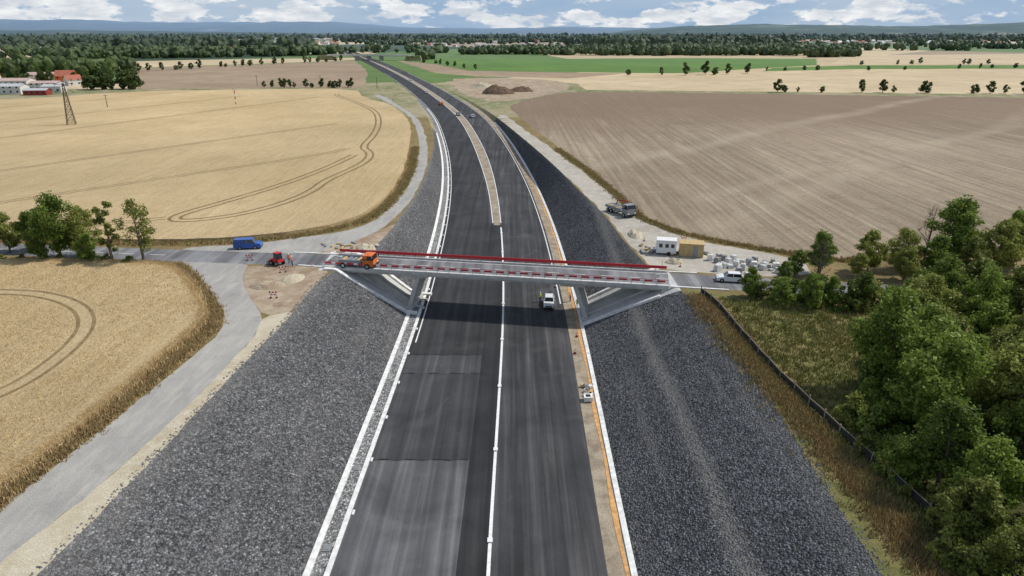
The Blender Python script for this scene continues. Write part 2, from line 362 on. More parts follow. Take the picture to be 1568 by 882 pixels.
V=np.array([(v.x,v.y) for v in res[0]]); Fc=np.array([f for f in res[2]],int)
C=V[Fc].mean(axis=1)
def inpoly(P,poly):
    poly=np.array(poly); r=np.zeros(len(P),bool)
    bb=(P[:,0]>poly[:,0].min())&(P[:,0]<poly[:,0].max())&(P[:,1]>poly[:,1].min())&(P[:,1]<poly[:,1].max())
    idx=np.nonzero(bb)[0]
    if len(idx)==0: return r
    q=P[idx]; ins=np.zeros(len(q),bool); n=len(poly)
    for i in range(n):
        x0,y0=poly[i]; x1,y1=poly[(i+1)%n]
        c=((y0>q[:,1])!=(y1>q[:,1]))
        if not c.any(): continue
        ins^= c&(q[:,0]<(x1-x0)*(q[:,1]-y0)/((y1-y0) if y1!=y0 else 1e-9)+x0)
    r[idx]=ins; return r
reg=np.full(len(C),'',dtype=object)
cx,cy=C[:,0],C[:,1]; D=cx-Mf(cy)
inr=(cy>-10)&(cy<ROADEND)
def setr(mask,nm):
    m=mask&(reg==''); reg[m]=nm
ml=cy>=164
setr(inr&ml&(np.abs(D-.35)<np.interp(cy,*MW)),'motorway_sand')
lane=inr&(D>-12.85)&(D<-1.6)
setr(lane&(cy<65),'asphalt_light')
setr(lane&(cy>65)&(cy<91.6)&(D<-11.4),'asphalt_grey')
setr(lane&(cy<85.7),'asphalt_patch')
setr(lane&(cy<91.6),'asphalt_grey')
setr(lane,'asphalt_new')
setr(inr&(D>=-1.6)&(D<1.3)&(cy<164),'asphalt_seam')
setr(inr&(D>=-1.6)&(D<11.9),'asphalt_right')
setr(inr&(D>=11.9)&(D<14.4)&(cy<420),'motorway_sand')
setr(inr&(D>TOEL)&(D<=-12.85)&(cy<420),'drain_gravel')
setr(inpoly(C,pavL)&(D<TOEL),'concrete_paving'); setr(inpoly(C,pavR)&(D>TOER),'concrete_paving')
setr(inpoly(C,roadpolyL),'local_road'); setr(inpoly(C,roadpolyR),'local_road')
tlj=TL(cy); trj=TR(cy)
zc=(Z(V[Fc][:,:,0],V[Fc][:,:,1])).min(axis=1)
setr(inr&(cy<300)&(D<=TOEL)&(D>tlj-.4)&(zc<6.97),'gravel_slope')
setr(inr&(cy<330)&(D>=TOER)&(D<trj+.4)&(zc<6.97),'gravel_slope_right')
setr(inr&(cy<560)&(D>-17.5)&(D<17.5),'grass_verge')
for nm,p in polys: setr(inpoly(C,p),nm)
setr((cy>560),'farmland'); setr((np.abs(cx)>600)|(cy<-12),'farmland'); setr(cy>330,'grass_verge'); setr(cy>-1e9,'dry_grass')
gn={'farmland':'distant_farmland_ground','dry_grass':'dry_grass_ground','local_road':'local_road_surface','gravel_slope_right':'gravel_slope','motorway_sand':'sand_verge'}
VZ=Z(V[:,0],V[:,1])
for nm in sorted(set(reg)):
    fs=Fc[reg==nm]; used,inv=np.unique(fs,return_inverse=True); inv=inv.reshape(fs.shape)
    vv=np.column_stack([V[used],VZ[used]])
    faces=[tuple(map(int,f)) for f in inv]
    if nm=='wheat_field':
        vv[:,2]+=.6
        cnt={}
        for f in faces:
            for a,b in ((f[0],f[1]),(f[1],f[2]),(f[2],f[0])): 
                k=(min(a,b),max(a,b)); cnt.setdefault(k,[]).append((a,b))
        base=len(vv); low=vv.copy(); low[:,2]-=.62; vv=np.vstack([vv,low])
        for k,l in cnt.items():
            if len(l)==1: a,b=l[0]; faces.append((b,a,a+base,b+base))
    me=bpy.data.meshes.new(nm); me.from_pydata(vv.tolist(),[],faces); me.materials.append(MAT[nm]); 
    link(bpy.data.objects.new(gn.get(nm,'motorway_asphalt' if nm.startswith('asphalt') else nm),me))
# ------------------------------------------------------------------ common materials
white=plain('white_paint',(.78,.78,.76),.6,.2,4)
kerbm=plain('kerb_concrete',(.74,.73,.70),.85,.28,1.3,bump=.3)
conc=plain('bridge_concrete',(.50,.49,.46),.85,.2,.8,bump=.3)
concd=plain('dark_concrete',(.27,.265,.25),.85,.25,.8,bump=.3)
redp=plain('red_paint',(.52,.035,.04),.5,.15,3)
redd=plain('faded_red',(.30,.05,.04),.6,.2,3)
whitep=plain('barrier_white',(.75,.74,.72),.5,.1,3)
steel=plain('galvanised_steel',(.38,.39,.40),.45,.1,3,.6)
dark=plain('black_rubber',(.02,.02,.02),.8,.2,8)
glass=plain('dark_glass',(.02,.025,.03),.1,.1,3,spec=.6)
orange=plain('orange_paint',(.70,.17,.025),.4,.12,3,spec=.5)
carwhite=plain('car_white_paint',(.72,.73,.74),.3,.06,2,spec=.5)
blue=plain('blue_car_paint',(.03,.10,.36),.3,.1,2,spec=.5)
greyp=plain('grey_paint',(.25,.26,.27),.5,.2,3)
wood=plain('plywood',(.50,.37,.18),.8,.2,2)
lampm=plain('headlamp',(.8,.8,.78),.2,.05,2)
tail=plain('tail_lamp',(.5,.02,.02),.3,.05,2)
orangestrip=plain('orange_membrane',(.58,.32,.12),.8,.35,1.5)
# ------------------------------------------------------------------ ribbons / kerbs
def ribbon(name,fa,fb,y0,y1,h,mat,step=2.0,lift=.006):
    mb=MB(); yy=list(np.arange(y0,y1+.01,step)); 
    L=[];Rr=[]
    for y in yy:
        m=float(Mf(y)); a=m+fa(y); b=m+fb(y)
        L.append((a,y,float(Z(a,y))));Rr.append((b,y,float(Z(b,y))))
    for i in range(len(yy)-1):
        a,b,c,d=L[i],Rr[i],Rr[i+1],L[i+1]
        up=h+lift
        t=[(p[0],p[1],p[2]+up) for p in (a,b,c,d)]
        mb.add(t,[(0,1,2,3)],mat)
        if h>.02:
            lo=[(p[0],p[1],p[2]-.02) for p in (a,b,c,d)]
            mb.add(t+lo,[(0,3,7,4),(2,1,5,6)]+([(1,0,4,5)] if i==0 else [])+([(3,2,6,7)] if i==len(yy)-2 else []),mat)
    return mb.obj(name)
k=lambda v:(lambda y:v)
ribbon('concrete_kerb',k(-15.1),k(-14.5),-8,300,.12,kerbm,4)
ribbon('concrete_kerb',k(-13.25),k(-12.75),-8,380,.10,kerbm,4)
ribbon('concrete_kerb',k(13.95),k(14.5),-8,330,.12,kerbm,4)
ribbon('orange_membrane_strip',lambda y:13.4+.12*math.sin(y*.31),lambda y:13.8+.08*math.sin(y*.7),-8,236,.03,orangestrip,2)
ribbon('motorway_centre_line',k(1.12),k(1.45),-8,162,0,white,2)
ribbon('motorway_edge_line',lambda y:.35-medw(y)-.3,lambda y:.35-medw(y)-.08,166,900,.0,white,4)
ribbon('motorway_edge_line',lambda y:.35+medw(y)+.08,lambda y:.35+medw(y)+.3,166,900,.0,white,4)
ribbon('motorway_edge_line',k(11.3),k(11.5),112,700,0,white,4)
ribbon('motorway_edge_line',k(-12.2),k(-12.0),96,700,0,white,4)
mb=MB()
for y in np.arange(20,330,9.0):
    x=float(Mf(y))-12.55; z=float(Zm(y)); mb.box((x,y,z+.06),(.22,.7,.13),white)
mb.obj('gutter_inlet_covers')
mb=MB()
for y in np.arange(22,160,15.0):
    x=float(Mf(y))+1.28; mb.box((x,y,.03),(.5,.6,.06),white)
mb.obj('slot_drain_covers')
mb=MB()
for y in np.arange(26,250,12.5):
    x=float(Mf(y))-13.9; z=float(Zm(y)); mb.box((x,y,z+.05),(.7,.9,.1),concd); mb.box((x,y,z+.12),(.5,.6,.04),steel)
mb.obj('drain_covers')
tar=plain('bitumen_seam',(.022,.022,.023),.6,.4,1.5)
mb=MB()
for yy in (65.0,85.7,91.6):
    m=float(Mf(yy))
    for i in range(11):
        o0=-12.7+i; y0=yy+.12*math.sin(o0*2.1); y1=yy+.12*math.sin((o0+1)*2.1); w_=.045+.03*math.sin(i*1.9)
        mb.add([(m+o0,y0-w_,.006),(m+o0+1,y1-w_,.006),(m+o0+1,y1+w_,.006),(m+o0,y0+w_,.006)],[(0,1,2,3)],tar)
mb.obj('bitumen_seams')
tram=soil('tramline_soil',(.22,.155,.075),(.28,.20,.10),(.16,.11,.05),.1,.6,4,.5)
def tramlines(pts,closed=False,w=.5,gap=1.0,z=7.612):
    p=smoothp(pts,closed,2); p=np.array(p); n=len(p); mb=MB()
    nx=np.roll(p,-1,0); pv=np.roll(p,1,0)
    if not closed: nx[-1]=p[-1]; pv[0]=p[0]
    t=nx-pv; t/=np.maximum(1e-6,np.linalg.norm(t,axis=1))[:,None]; nn=np.column_stack([-t[:,1],t[:,0]])
    for s in(-1,1):
        a=p+nn*(s*gap-w/2)*np.ones((n,1)); b=p+nn*(s*gap+w/2)
        for i in range(n if closed else n-1):
            j=(i+1)%n
            mb.add([(a[i][0],a[i][1],z),(b[i][0],b[i][1],z),(b[j][0],b[j][1],z),(a[j][0],a[j][1],z)],[(0,1,2,3)],tram)
    return mb.obj('field_tramlines')
tramlines([(-112,452),(-109,440),(-85,391),(-68,351),(-58,305),(-53,266),(-52,238),(-46.5,226),(-44.8,213),(-46,200),(-50,182),(-50,168),(-53,156),(-58.5,146),(-65,141),(-71,139.5),(-73,144),(-69.3,152.5),(-60,175),(-54,200),(-51,222)],w=.75,gap=1.1)
tramlines([(-170,160),(-76,302)],w=.65); tramlines([(-215,205),(-118,430)],w=.65); tramlines([(-125,150),(-62,222),(-56,235)],w=.6)
tramlines([(-260,230),(-165,440)],w=.65); tramlines([(-96,132),(-74,142)],w=.5); tramlines([(-300,300),(-215,470)],w=.65)
tramlines([(-100,98),(-78.8,98),(-71.4,97),(-63.3,92.5),(-58,86),(-55.8,78.8),(-55.4,71),(-56.4,66.3),(-62,56),(-72,44)],w=.5,gap=.95)
# ------------------------------------------------------------------ bridge
bridge=empty('road_bridge',(0,0,0))
ux=Vector((1,-.17,0)).normalized(); uy=Vector((.17,1,0)).normalized(); O=Vector((-2,109.7,0))
def bp(s,o,z): return O+ux*s+uy*o+Vector((0,0,z))
def bbox(mb,s0,s1,o0,o1,z0,z1,mat):
    vs=[bp(s,o,z) for z in(z0,z1) for s,o in((s0,o0),(s1,o0),(s1,o1),(s0,o1))]
    mb.add(vs,[(3,2,1,0),(4,5,6,7),(0,1,5,4),(1,2,6,5),(2,3,7,6),(3,0,4,7)],mat)
mb=MB(); bbox(mb,-30,27.5,-3.3,3.3,6.25,7.04,conc)
for s0,s1 in((-16,-12),(10.5,14.5)): bbox(mb,s0,s1,-3.0,3.0,5.85,6.25,conc)
mb.obj('deck_slab',parent=bridge)
mb=MB()
for o0,o1 in((-3.75,-3.3),(3.3,3.75)): bbox(mb,-30.4,27.9,o0,o1,6.65,7.26,conc)
mb.obj('cornice',parent=bridge,bevel=.03)
mb=MB(); 
mb.add([bp(-31,-3.0,7.046),bp(28,-3.0,7.046),bp(28,3.0,7.046),bp(-31,3.0,7.046)],[(0,1,2,3)],MAT['local_road']); mb.obj('deck_roadway',parent=bridge)
mb=MB()
for o in(-2.75,2.7): mb.add([bp(-31,o,7.052),bp(28,o,7.052),bp(28,o+.13,7.052),bp(-31,o+.13,7.052)],[(0,1,2,3)],white)
for s in np.arange(-28,28,4.5): mb.add([bp(s,-.06,7.052),bp(s+2,-.06,7.052),bp(s+2,.06,7.052),bp(s,.06,7.052)],[(0,1,2,3)],white)
mb.obj('lane_markings',parent=bridge)
mb=MB()
for side in(-1,1):
    for o in(-2.4,0,2.4):
        if side<0: b=bp(-15.6,o,0.1); t=bp(-13.7,o,6.0)
        else: b=bp(15.0,o,0.1); t=bp(13.0,o,6.0)
        mb.beam(b,t,.9,.75,conc)
    s=-15.7 if side<0 else 15.1
    bbox(mb,s-.8,s+.8,-3.4,3.4,-.1,.5,conc)
mb.obj('piers',parent=bridge,bevel=.05)
mb=MB()
for s0,s1 in((-31.2,-29.6),(26.8,28.4)): bbox(mb,s0,s1,-3.7,3.7,4.5,6.6,conc)
for side in(-1,1):
    for o in(-4.75,-1.6,1.6,4.35):
        prev=None
        for i in range(9):
            f=i/8; s=(-13.6-f*16) if side<0 else (14.6+f*12)
            q=bp(s,o,0); z=float(Z(q.x,q.y)); p=Vector((q.x,q.y,z+.14))
            if prev: mb.beam(prev,p,.75 if abs(o)>4 else .3,.4,kerbm if abs(o)>4 else conc)
            prev=p
mb.obj('abutments_and_slope_kerbs',parent=bridge)
mb=MB()
for s in np.arange(-30,28,2.0):
    for o in(-3.55,3.55): q=bp(s,o,0); mb.box((q.x,q.y,7.26+.42),(.07,.07,.9),steel if o<0 else redp)
mb.beam(bp(-30.2,-3.55,8.16),bp(27.8,-3.55,8.16),.06,.06,redd)
i=0; s=-30.0
while s<27.3:
    L_=1.3 if i%2==0 else .7
    mb.beam(bp(s,-3.63,7.92),bp(s+L_-.01,-3.63,7.92),.05,.3,redp if i%2==0 else whitep); s+=L_; i+=1
mb.beam(bp(-30.2,3.5,7.9),bp(27.8,3.5,7.9),.1,.5,redp)
for s in np.arange(-30,28,3.0): q=bp(s,3.6,0); mb.box((q.x,q.y,8.2),(.05,.05,1.5),redd)
mb.obj('railings',parent=bridge)
mb=MB()
for a,b in(((-31,110.9),(-37,112.1)),((-31,118.3),(-40,119.4)),((25,101.6),(34,100.0)),((25,109),(31,108))):
    mb.beam((a[0],a[1],7.08),(b[0],b[1],7.08),.35,.2,kerbm)
mb.obj('approach_kerbs')
mb=MB()
for x in np.arange(-120,-60,6.0):
    y0=np.interp(x,[q[0] for q in road_l],[q[1] for q in road_l]); mb.add([(x,y0-.07,7.006),(x+3,y0-.4,7.006),(x+3,y0-.26,7.006),(x,y0+.07,7.006)],[(0,1,2,3)],white)
mb.obj('local_road_markings')
ob=empty('distant_overpass',(0,0,0)); mb=MB()
oy=1010; ox=float(Mf(oy)); 
mb.beam((ox-60,oy+12,13.2),(ox+60,oy-14,13.2),9,1.3,conc); mb.beam((ox-60,oy+7.6,14.4),(ox+60,oy-18.6,14.4),.3,1,kerbm)
for dx in(-18,0,18): mb.beam((ox+dx,oy-dx*.2,6.5),(ox+dx,oy-dx*.2,12.8),6,1.2,conc)
for sgn in(-1,1): mb.box((ox+sgn*64,oy-sgn*13,10),(24,14,7),MAT['grass_verge'],top=(.8,.7))
mb.obj('overpass_structure',parent=ob)
# ------------------------------------------------------------------ vehicles
def wheels(mb,xs,w,r,tw=.24):
    for x in xs:
        for s in(-1,1):
            y=s*(w/2-.04)
            mb.cyl((x,y-tw/2*1,r),(x,y+tw/2,r),r,r,14,dark); mb.cyl((x,y+s*(tw/2),r),(x,y+s*(tw/2+.015),r),r*.55,r*.5,10,steel)
def car(name,loc,rz,paint,van=False):
    mb=MB(); L=4.4 if not van else 5.0; w=1.8 if not van else 1.9; h=L/2
    if not van:
        mb.prism([(-h,.3),(-h-.02,.6),(-h+.08,.88),(-h+.4,.95),(.95,.95),(h-.35,.82),(h-.03,.62),(h,.3),(1.75,.22),(-1.75,.22)],-w/2,w/2,paint)
        mb.box((-.45,0,1.2),(2.95,w*.94,.5),glass,top=(.66,.8),sh=(-.1,0))
        mb.box((-.55,0,1.46),(1.9,w*.745,.05),paint)
        for s in(-1,1):
            for x0,x1 in((-1.9,-1.5),(1.0,.42),(-.35,-.4)): mb.beam((x0,s*w*.47,.95),(x1,s*w*.38,1.45),.07,.06,paint)
    else:
        mb.prism([(-h,.35),(-h-.02,1.0),(-h+.1,1.15),(1.5,1.15),(h-.2,1.0),(h,.7),(h,.35),(1.9,.28),(-1.9,.28)],-w/2,w/2,paint)
        mb.box((-.55,0,1.48),(3.9,w*.95,.68),glass,top=(.86,.86),sh=(-.15,0))
        mb.box((-.7,0,1.84),(3.3,w*.81,.07),paint)
        for s in(-1,1):
            for x0,x1 in((-2.45,-2.35),(1.38,.95),(-.1,-.15),(-1.3,-1.3)): mb.beam((x0,s*w*.475,1.14),(x1,s*w*.41,1.83),.12,.08,paint)
            mb.box((-1.5,s*w*.445,1.45),(1.9,.05,.6),paint,top=(.95,1))
    for s in(-1,1):
        mb.box((h-.12,s*w*.36,.68),(.2,.35,.16),lampm); mb.box((-h+.05,s*w*.4,.78),(.12,.2,.2),tail); mb.box((.75,s*(w/2+.08),1.0),(.12,.16,.12),paint)
    mb.box((h-.0,0,.45),(.05,1.1,.2),dark)
    wheels(mb,(-1.35,1.35),w,.33)
    return mb.obj(name,loc,rz,bevel=.05)
def truck(name,loc,rz,cab,bed,crane=True,L=8,low=False):
    mb=MB(); w=2.45; q=.85 if low else 1
    mb.box((0,0,.75),(L-.3,.9,.3),greyp)
    x=L/2-1
    mb.box((x,0,1.25*q),(1.9,w,1.3*q),cab); mb.box((x-.05,0,2.3*q),(1.8,w,.85*q),glass,top=(.88,.94),sh=(-.06,0)); mb.box((x-.15,0,2.77*q),(1.6,w*.93,.12),cab)
    for s in(-1,1):
        mb.beam((x+.82,s*w*.48,1.9*q),(x+.66,s*w*.45,2.74*q),.1,.1,cab); mb.box((x-.55,s*w*.475,2.3*q),(.75,.08,.84*q),cab); mb.box((x+.97,s*.85,.95),(.06,.4,.25),lampm); mb.beam((x+.95,s*(w/2+.15),2.0*q),(x+.95,s*(w/2+.15),2.5*q),.2,.08,dark)
    mb.box((x+.97,0,.6),(.12,w,.35),dark)
    mb.box((-1.0,0,1.1),(L-2.6,w,.18),greyp)
    for s in(-1,1): mb.box((-1.0,s*w/2,1.35),(L-2.6,.07,.35),bed)
    mb.box((-L/2+.32,0,1.35),(.07,w,.35),bed)
    for i in range(5): mb.box((-L/2+1+i*.9,random.uniform(-.2,.2),1.32),(.5,1.8,.28),(wood,steel,greyp)[i%3],rz=random.uniform(-.1,.1))
    if crane:
        mb.box((x-1.35,0,1.6),(.5,.6,1.3),redp); mb.beam((x-1.35,0,2.2),(x-1.7,.1,3.4),.28,.28,redp); mb.beam((x-1.7,.1,3.4),(x-4.6,.2,2.7),.22,.24,redp); mb.beam((x-4.6,.2,2.7),(x-5.0,.2,1.9),.15,.15,dark)
    else:
        mb.box((x-.1,0,2.9*q),(.25,1.2,.14),orange)
    wheels(mb,(x-.2,-1.6,-2.9) if L>7.5 else (x-.2,-2.2),w,.5,.3)
    return mb.obj(name,loc,rz,bevel=.04)
a=math.atan(-.17)
car('parked_car',(6.5,111.5,0.01),R(-94),carwhite)
car('white_car',(35.4,104.3,7.02),a+math.pi,carwhite)
car('blue_van',(-49.3,122.3,7.02),R(8),blue,True)
truck('flatbed_truck',(-26.5,111.4,7.06),a,orange,greyp,False,6.6,True)
truck('crane_truck',(24.0,148,7.0),R(-62),greyp,greyp,True,8.5)
for x_,y_,r_,p_ in((-19.5,345,102,carwhite),(-27,352,-78,greyp),(-57,470,104,carwhite),(-84,590,-74,carwhite),(-140,800,-74,carwhite),(-40,398,105,orange)):
    car('distant_car',(x_,y_,float(Zm(y_))+.01),R(r_),p_)
mb=MB()
mb.box((0,0,.85),(1.9,1.2,.55),redp); mb.box((-.3,0,1.65),(1.1,1.05,1.1),glass,top=(.85,.9)); mb.box((-.3,0,2.24),(1.1,1.05,.1),redp)
for s in(-1,1):
    mb.beam((-.6,s*.62,1.3),(1.2,s*.62,.75),.12,.2,redp); mb.beam((.18,s*.5,1.1),(.08,s*.46,2.2),.07,.07,dark); mb.beam((-.82,s*.5,1.1),(-.75,s*.46,2.2),.07,.07,dark)
mb.prism([(1.2,.2),(1.9,.15),(1.45,.75),(1.2,.95)],-.85,.85,greyp); wheels(mb,(-.65,.65),1.5,.42,.3)
mb.obj('compact_loader',(-40.8,112.6,7.02),R(150),bevel=.03)
# ------------------------------------------------------------------ workers
def worker(loc,rz,bend=0,vest=(.8,.16,.02)):
    t=NT('workwear'); tc=t.node('ShaderNodeTexCoord'); sp=t.node('ShaderNodeSeparateXYZ'); t.l.new(tc.outputs['Object'],sp.inputs[0])
    c=t.ramp(t.math('DIVIDE',sp.outputs[2],2.0),[(0,(.03,.025,.02)),(.06,(.03,.04,.08)),(.46,vest),(.60,(.6,.6,.55)),(.63,vest),(.755,(.50,.30,.22))],'CONSTANT')
    m=t.out(t.mix(c,t.ramp(t.noise(9,3),[(.3,.85),(.7,1.15)]),1,'MULTIPLY'))
    vs=[];es=[];rs=[];roots=[]
    def ch(pts,rad,root=None,start=None):
        b=len(vs)
        for i,(p,r) in enumerate(zip(pts,rad)):
            vs.append(p); rs.append(r)
            if i: es.append((b+i-1,b+i))
            elif start is not None: es.append((start,b))
            elif root: roots.append(b)
        return b
    bx=bend
    ch([(0,0,.95),(.02*bx,0,1.1),(.10*bx,0,1.28),(.18*bx,0,1.42),(.2*bx+.0,0,1.50),(.22*bx+.01,0,1.57),(.23*bx+.02,0,1.66),(.23*bx+.02,0,1.74)],[(.15,.12),(.14,.11),(.17,.12),(.17,.11),(.06,.06),(.075,.085),(.08,.10),(.06,.07)],True)
    for s in(-1,1):
        ch([(0,s*.1,.88),(.04*s+.02,s*.12,.5),(.05*s-.02,s*.13,.12),(.05*s-.02,s*.13,.05),(.05*s+.13,s*.14,.035)],[(.10,.09),(.065,.065),(.05,.05),(.05,.05),(.04,.03)],start=0)
        fx=.15 if s>0 else .05
        h=ch([(.18*bx,s*.19,1.40),(.1*bx+.02,s*.26,1.13),(.1*bx+fx,s*.27,.90),(.1*bx+fx+.02,s*.27,.83)],[(.065,.06),(.048,.045),(.032,.03),(.04,.022)],start=3)
        px,py,pz=vs[h+3]
        for i,(dx,ln) in enumerate(((-.03,.075),(-.01,.09),(.012,.085),(.032,.065))):
            ch([(px+dx,py,pz),(px+dx,py-s*.005,pz-ln*.6),(px+dx,py-s*.02,pz-ln)],[(.009,.009)]*2+[(.007,.007)],True)
        ch([(px+.02,py,pz+.02),(px+.055,py-s*.01,pz-.01),(px+.06,py-s*.02,pz-.045)],[(.011,.011),(.010,.010),(.008,.008)],True)
    hx=.23*bx+.02
    ch([(hx+.085,0,1.66),(hx+.115,0,1.645)],[(.014,.018),(.012,.01)],True)
    for s in(-1,1): ch([(hx,s*.078,1.665),(hx,s*.092,1.65)],[(.014,.022),(.01,.016)],True)
    me=bpy.data.meshes.new('body'); me.from_pydata(vs,es,[]); me.materials.append(m)
    root=empty('construction_worker',loc); root.rotation_euler=(0,0,rz)
    o=link(bpy.data.objects.new('body',me)); o.parent=root
    sk=o.modifiers.new('skin','SKIN'); sk.use_smooth_shade=True
    lay=me.skin_vertices[0] if len(me.skin_vertices) else None
    if lay is None:
        bpy.context.view_layer.objects.active=o; bpy.ops.mesh.customdata_skin_add(); lay=me.skin_vertices[0]
    for i,r in enumerate(rs): lay.data[i].radius=r; lay.data[i].use_root=(i in roots)
    o.modifiers.new('sub','SUBSURF').levels=1
    mb=MB()
    for i in range(5):
        a0=i*R(17); a1=(i+1)*R(17); mb.cyl((hx,0,1.70+.13*math.sin(a0)),(hx,0,1.70+.13*math.sin(a1)),.118*math.cos(a0),.118*math.cos(a1),14,whitep,cap=False)
    mb.cyl((hx+.02,0,1.695),(hx+.02,0,1.71),.15,.145,14,whitep)
    mb.obj('helmet',parent=root,smooth=True)
worker((-38.0,112.0,7.02),R(200)); worker((5.0,112.9,0.01),R(-40),vest=(.55,.75,.03)); worker((10.4,113.0,0.01),R(160),.6,(.75,.2,.02))
worker((-39.0,113.4,7.02),R(-60),.3); worker((11.3,110.0,0.01),R(90),.2,(.55,.75,.03))
# ------------------------------------------------------------------ site things
mb=MB()
mb.box((0,0,1.55),(3.5,2.3,2.3),carwhite); mb.box((0,0,2.75),(3.6,2.4,.1),whitep)
mb.box((-1.77,0,1.4),(.03,.9,1.9),greyp)
for x in(-1.0,.1,1.1): mb.box((x,-1.165,1.8),(.6,.03,.7),glass)
mb.box((-1.77,.8,1.9),(.03,.4,.5),glass); mb.cyl((.5,-1.25,.35),(.5,-1.0,.35),.35,.35,12,dark); mb.cyl((.5,1.0,.35),(.5,1.25,.35),.35,.35,12,dark); mb.beam((-1.6,0,.5),(-2.7,0,.4),.1,.1,steel)
mb.obj('site_caravan',(28.1,119.0,7.0),R(-12),bevel=.04)
mb=MB(); mb.box((0,0,1.25),(4.2,2.6,2.3),wood); mb.box((0,0,2.45),(4.4,2.8,.12),wood,top=(1,1)); 
for x in np.arange(-2.0,2.1,.45): mb.box((x,-1.32,1.25),(.06,.05,2.3),wood)
mb.box((.7,-1.335,1.1),(.9,.03,1.9),greyp); mb.box((0,0,.06),(3.8,2.6,.12),concd)
mb.obj('wooden_site_shed',(32.4,118.0,7.0),R(-12),bevel=.02)
bag=plain('white_bag_fabric',(.58,.58,.56),.8,.2,3,bump=.4)
mb=MB()
for i in range(50):
    x=35.2+random.uniform(-.5,.5)+(i%9)*1.3; y=115.4-(i//9)*1.3-(i%9)*.25+random.uniform(-.5,.5)
    if random.random()<.3: continue
    h=random.choice((.3,.6,.9,1.1)); w_=random.uniform(.7,1.15); mb.box((x,y,7.0+h/2),(w_,random.uniform(.7,1.1),h),random.choice((bag,bag,kerbm,concd,steel)),top=(.85,.85),rz=random.uniform(-.8,.8))
    if random.random()<.6: mb.box((x,y,7.02+h),(w_*.5,.5,.12),bag,top=(.4,.4),rz=.3)
mb.obj('stacked_material_bags',bevel=.06)
mb=MB()
for i in range(20):
    x=25+random.uniform(-1.5,11); y=121.5+random.uniform(-3,4)-(x-25)*.15
    L=random.uniform(.8,2.4); r=random.uniform(0,3.1); mb.box((x,y,7.15+random.uniform(0,.2)),(L,.6,.3),random.choice((wood,greyp,kerbm,concd)),rz=r); mb.box((x+.1,y,7.4),(L*.6,.4,.12),random.choice((wood,steel)),rz=r+.2)
for i in range(16):
    x=-31+random.uniform(-6,6); y=120.5+random.uniform(-1.5,5); mb.box((x,y,7.12),(random.uniform(.4,2),.4,.25),random.choice((wood,greyp,kerbm,concd)),rz=random.uniform(0,3))
mb.obj('building_material_pile')
mb=MB()
for i in range(9):
    q=(9.9+random.uniform(-.5,.7),80+random.uniform(-1.8,1.8)); mb.box((q[0],q[1],.2),(.5,.45,.36),random.choice((kerbm,concd,wood)),rz=random.uniform(0,1.5))
mb.box((9.9,78.2,.35),(1.1,1.1,.6),kerbm); mb.box((9.9,78.2,.66),(.6,.6,.04),dark)
mb.obj('drain_inlet_box')
def barrier(loc,rz=0):
    mb=MB()
    for s in(-1,1): mb.box((s*.45,0,.05),(.25,.5,.1),dark); mb.box((s*.45,0,.6),(.05,.05,1.1),redp)
    for i in range(5): mb.box((-.48+i*.24,-.04,.95),(.235,.03,.25),redp if i%2==0 else whitep); mb.box((-.48+i*.24,-.04,.55),(.235,.03,.2),redp if i%2 else whitep)
    mb.obj('striped_barrier',loc,rz)
barrier((-36.3,96.8,7)); barrier((-38.6,108.6,7),.3); barrier((33,126,7),.4); barrier((-46.5,115,7),.2)
def cone(loc):
    mb=MB(); mb.box((0,0,.025),(.42,.42,.05),dark); mb.cyl((0,0,.05),(0,0,.3),.15,.1,12,redp); mb.cyl((0,0,.3),(0,0,.48),.1,.07,12,whitep); mb.cyl((0,0,.48),(0,0,.72),.07,.025,12,redp); mb.obj('traffic_cone',loc)
for q in((7.9,160,0),(8.1,120,0),(-34.4,111.8,7),(29,111.5,7),(-30,119.5,7),(10.2,98,0),(25.6,127,7),(9.4,92,0)): cone(q)
mb=MB(); blackf=plain('black_fence_fabric',(.035,.035,.03),.8,.3,2); greyw=plain('weathered_post',(.36,.31,.24),.9,.2,3)
fp=smoothp([(29.2,98.5),(30.2,94.5),(30.6,86),(31.0,74.3),(32.6,61.6),(34.2,52),(35.6,42)],False,1); rs_=resample(fp,False,.15,2.2)
for i,(x,y) in enumerate(rs_):
    mb.cyl((x,y,6.9),(x+random.uniform(-.06,.06),y,7.0+random.uniform(1.15,1.4)),.08,.07,6,greyw if i%3 else concd)
    if i: 
        px,py=rs_[i-1]; mb.beam((px,py,7.5),(x,y,7.5+random.uniform(-.06,.06)),.04,.75,blackf); mb.beam((px,py,8.0),(x,y,8.0),.04,.04,greyw)
mb.obj('site_fence')
def pylon(name,loc,h,w,arms=2,mat=steel,rz=0):
    mb=MB(); lv=8
    def cor(f): 
        ww=w*(1-f)+.5*f; return [(sx*ww/2,sy*ww/2,f*h) for sx,sy in((-1,-1),(1,-1),(1,1),(-1,1))]
    for i in range(lv):
        a=cor(i/lv);b=cor((i+1)/lv)
        for j in range(4):
            k2=(j+1)%4; mb.beam(a[j],b[j],.16,.16,mat); mb.beam(a[j],b[k2],.1,.1,mat); mb.beam(a[k2],b[j],.1,.1,mat); mb.beam(b[j],b[k2],.1,.1,mat)
    for q in range(arms):
        z=h*(.97-.16*q); 
        for s in(-1,1): mb.beam((0,0,z),(s*3.2,0,z),.15,.15,mat); mb.beam((0,0,z+1),(s*3.2,0,z),.1,.1,mat); mb.cyl((s*3.1,0,z),(s*3.1,0,z-1),.08,.08,6,dark)
    return mb.obj(name,loc,rz)
rust=plain('rusty_steel',(.10,.075,.06),.7,.2,2)
pylon('electricity_pylon',(-189,299,7.3),17.5,3.2,2,rust,.4)
mb=MB()
for i in range(6): mb.cyl((0,0,i*1.5),(0,0,i*1.5+1.5),.28,.26,8,redp if i%2==0 else whitep)
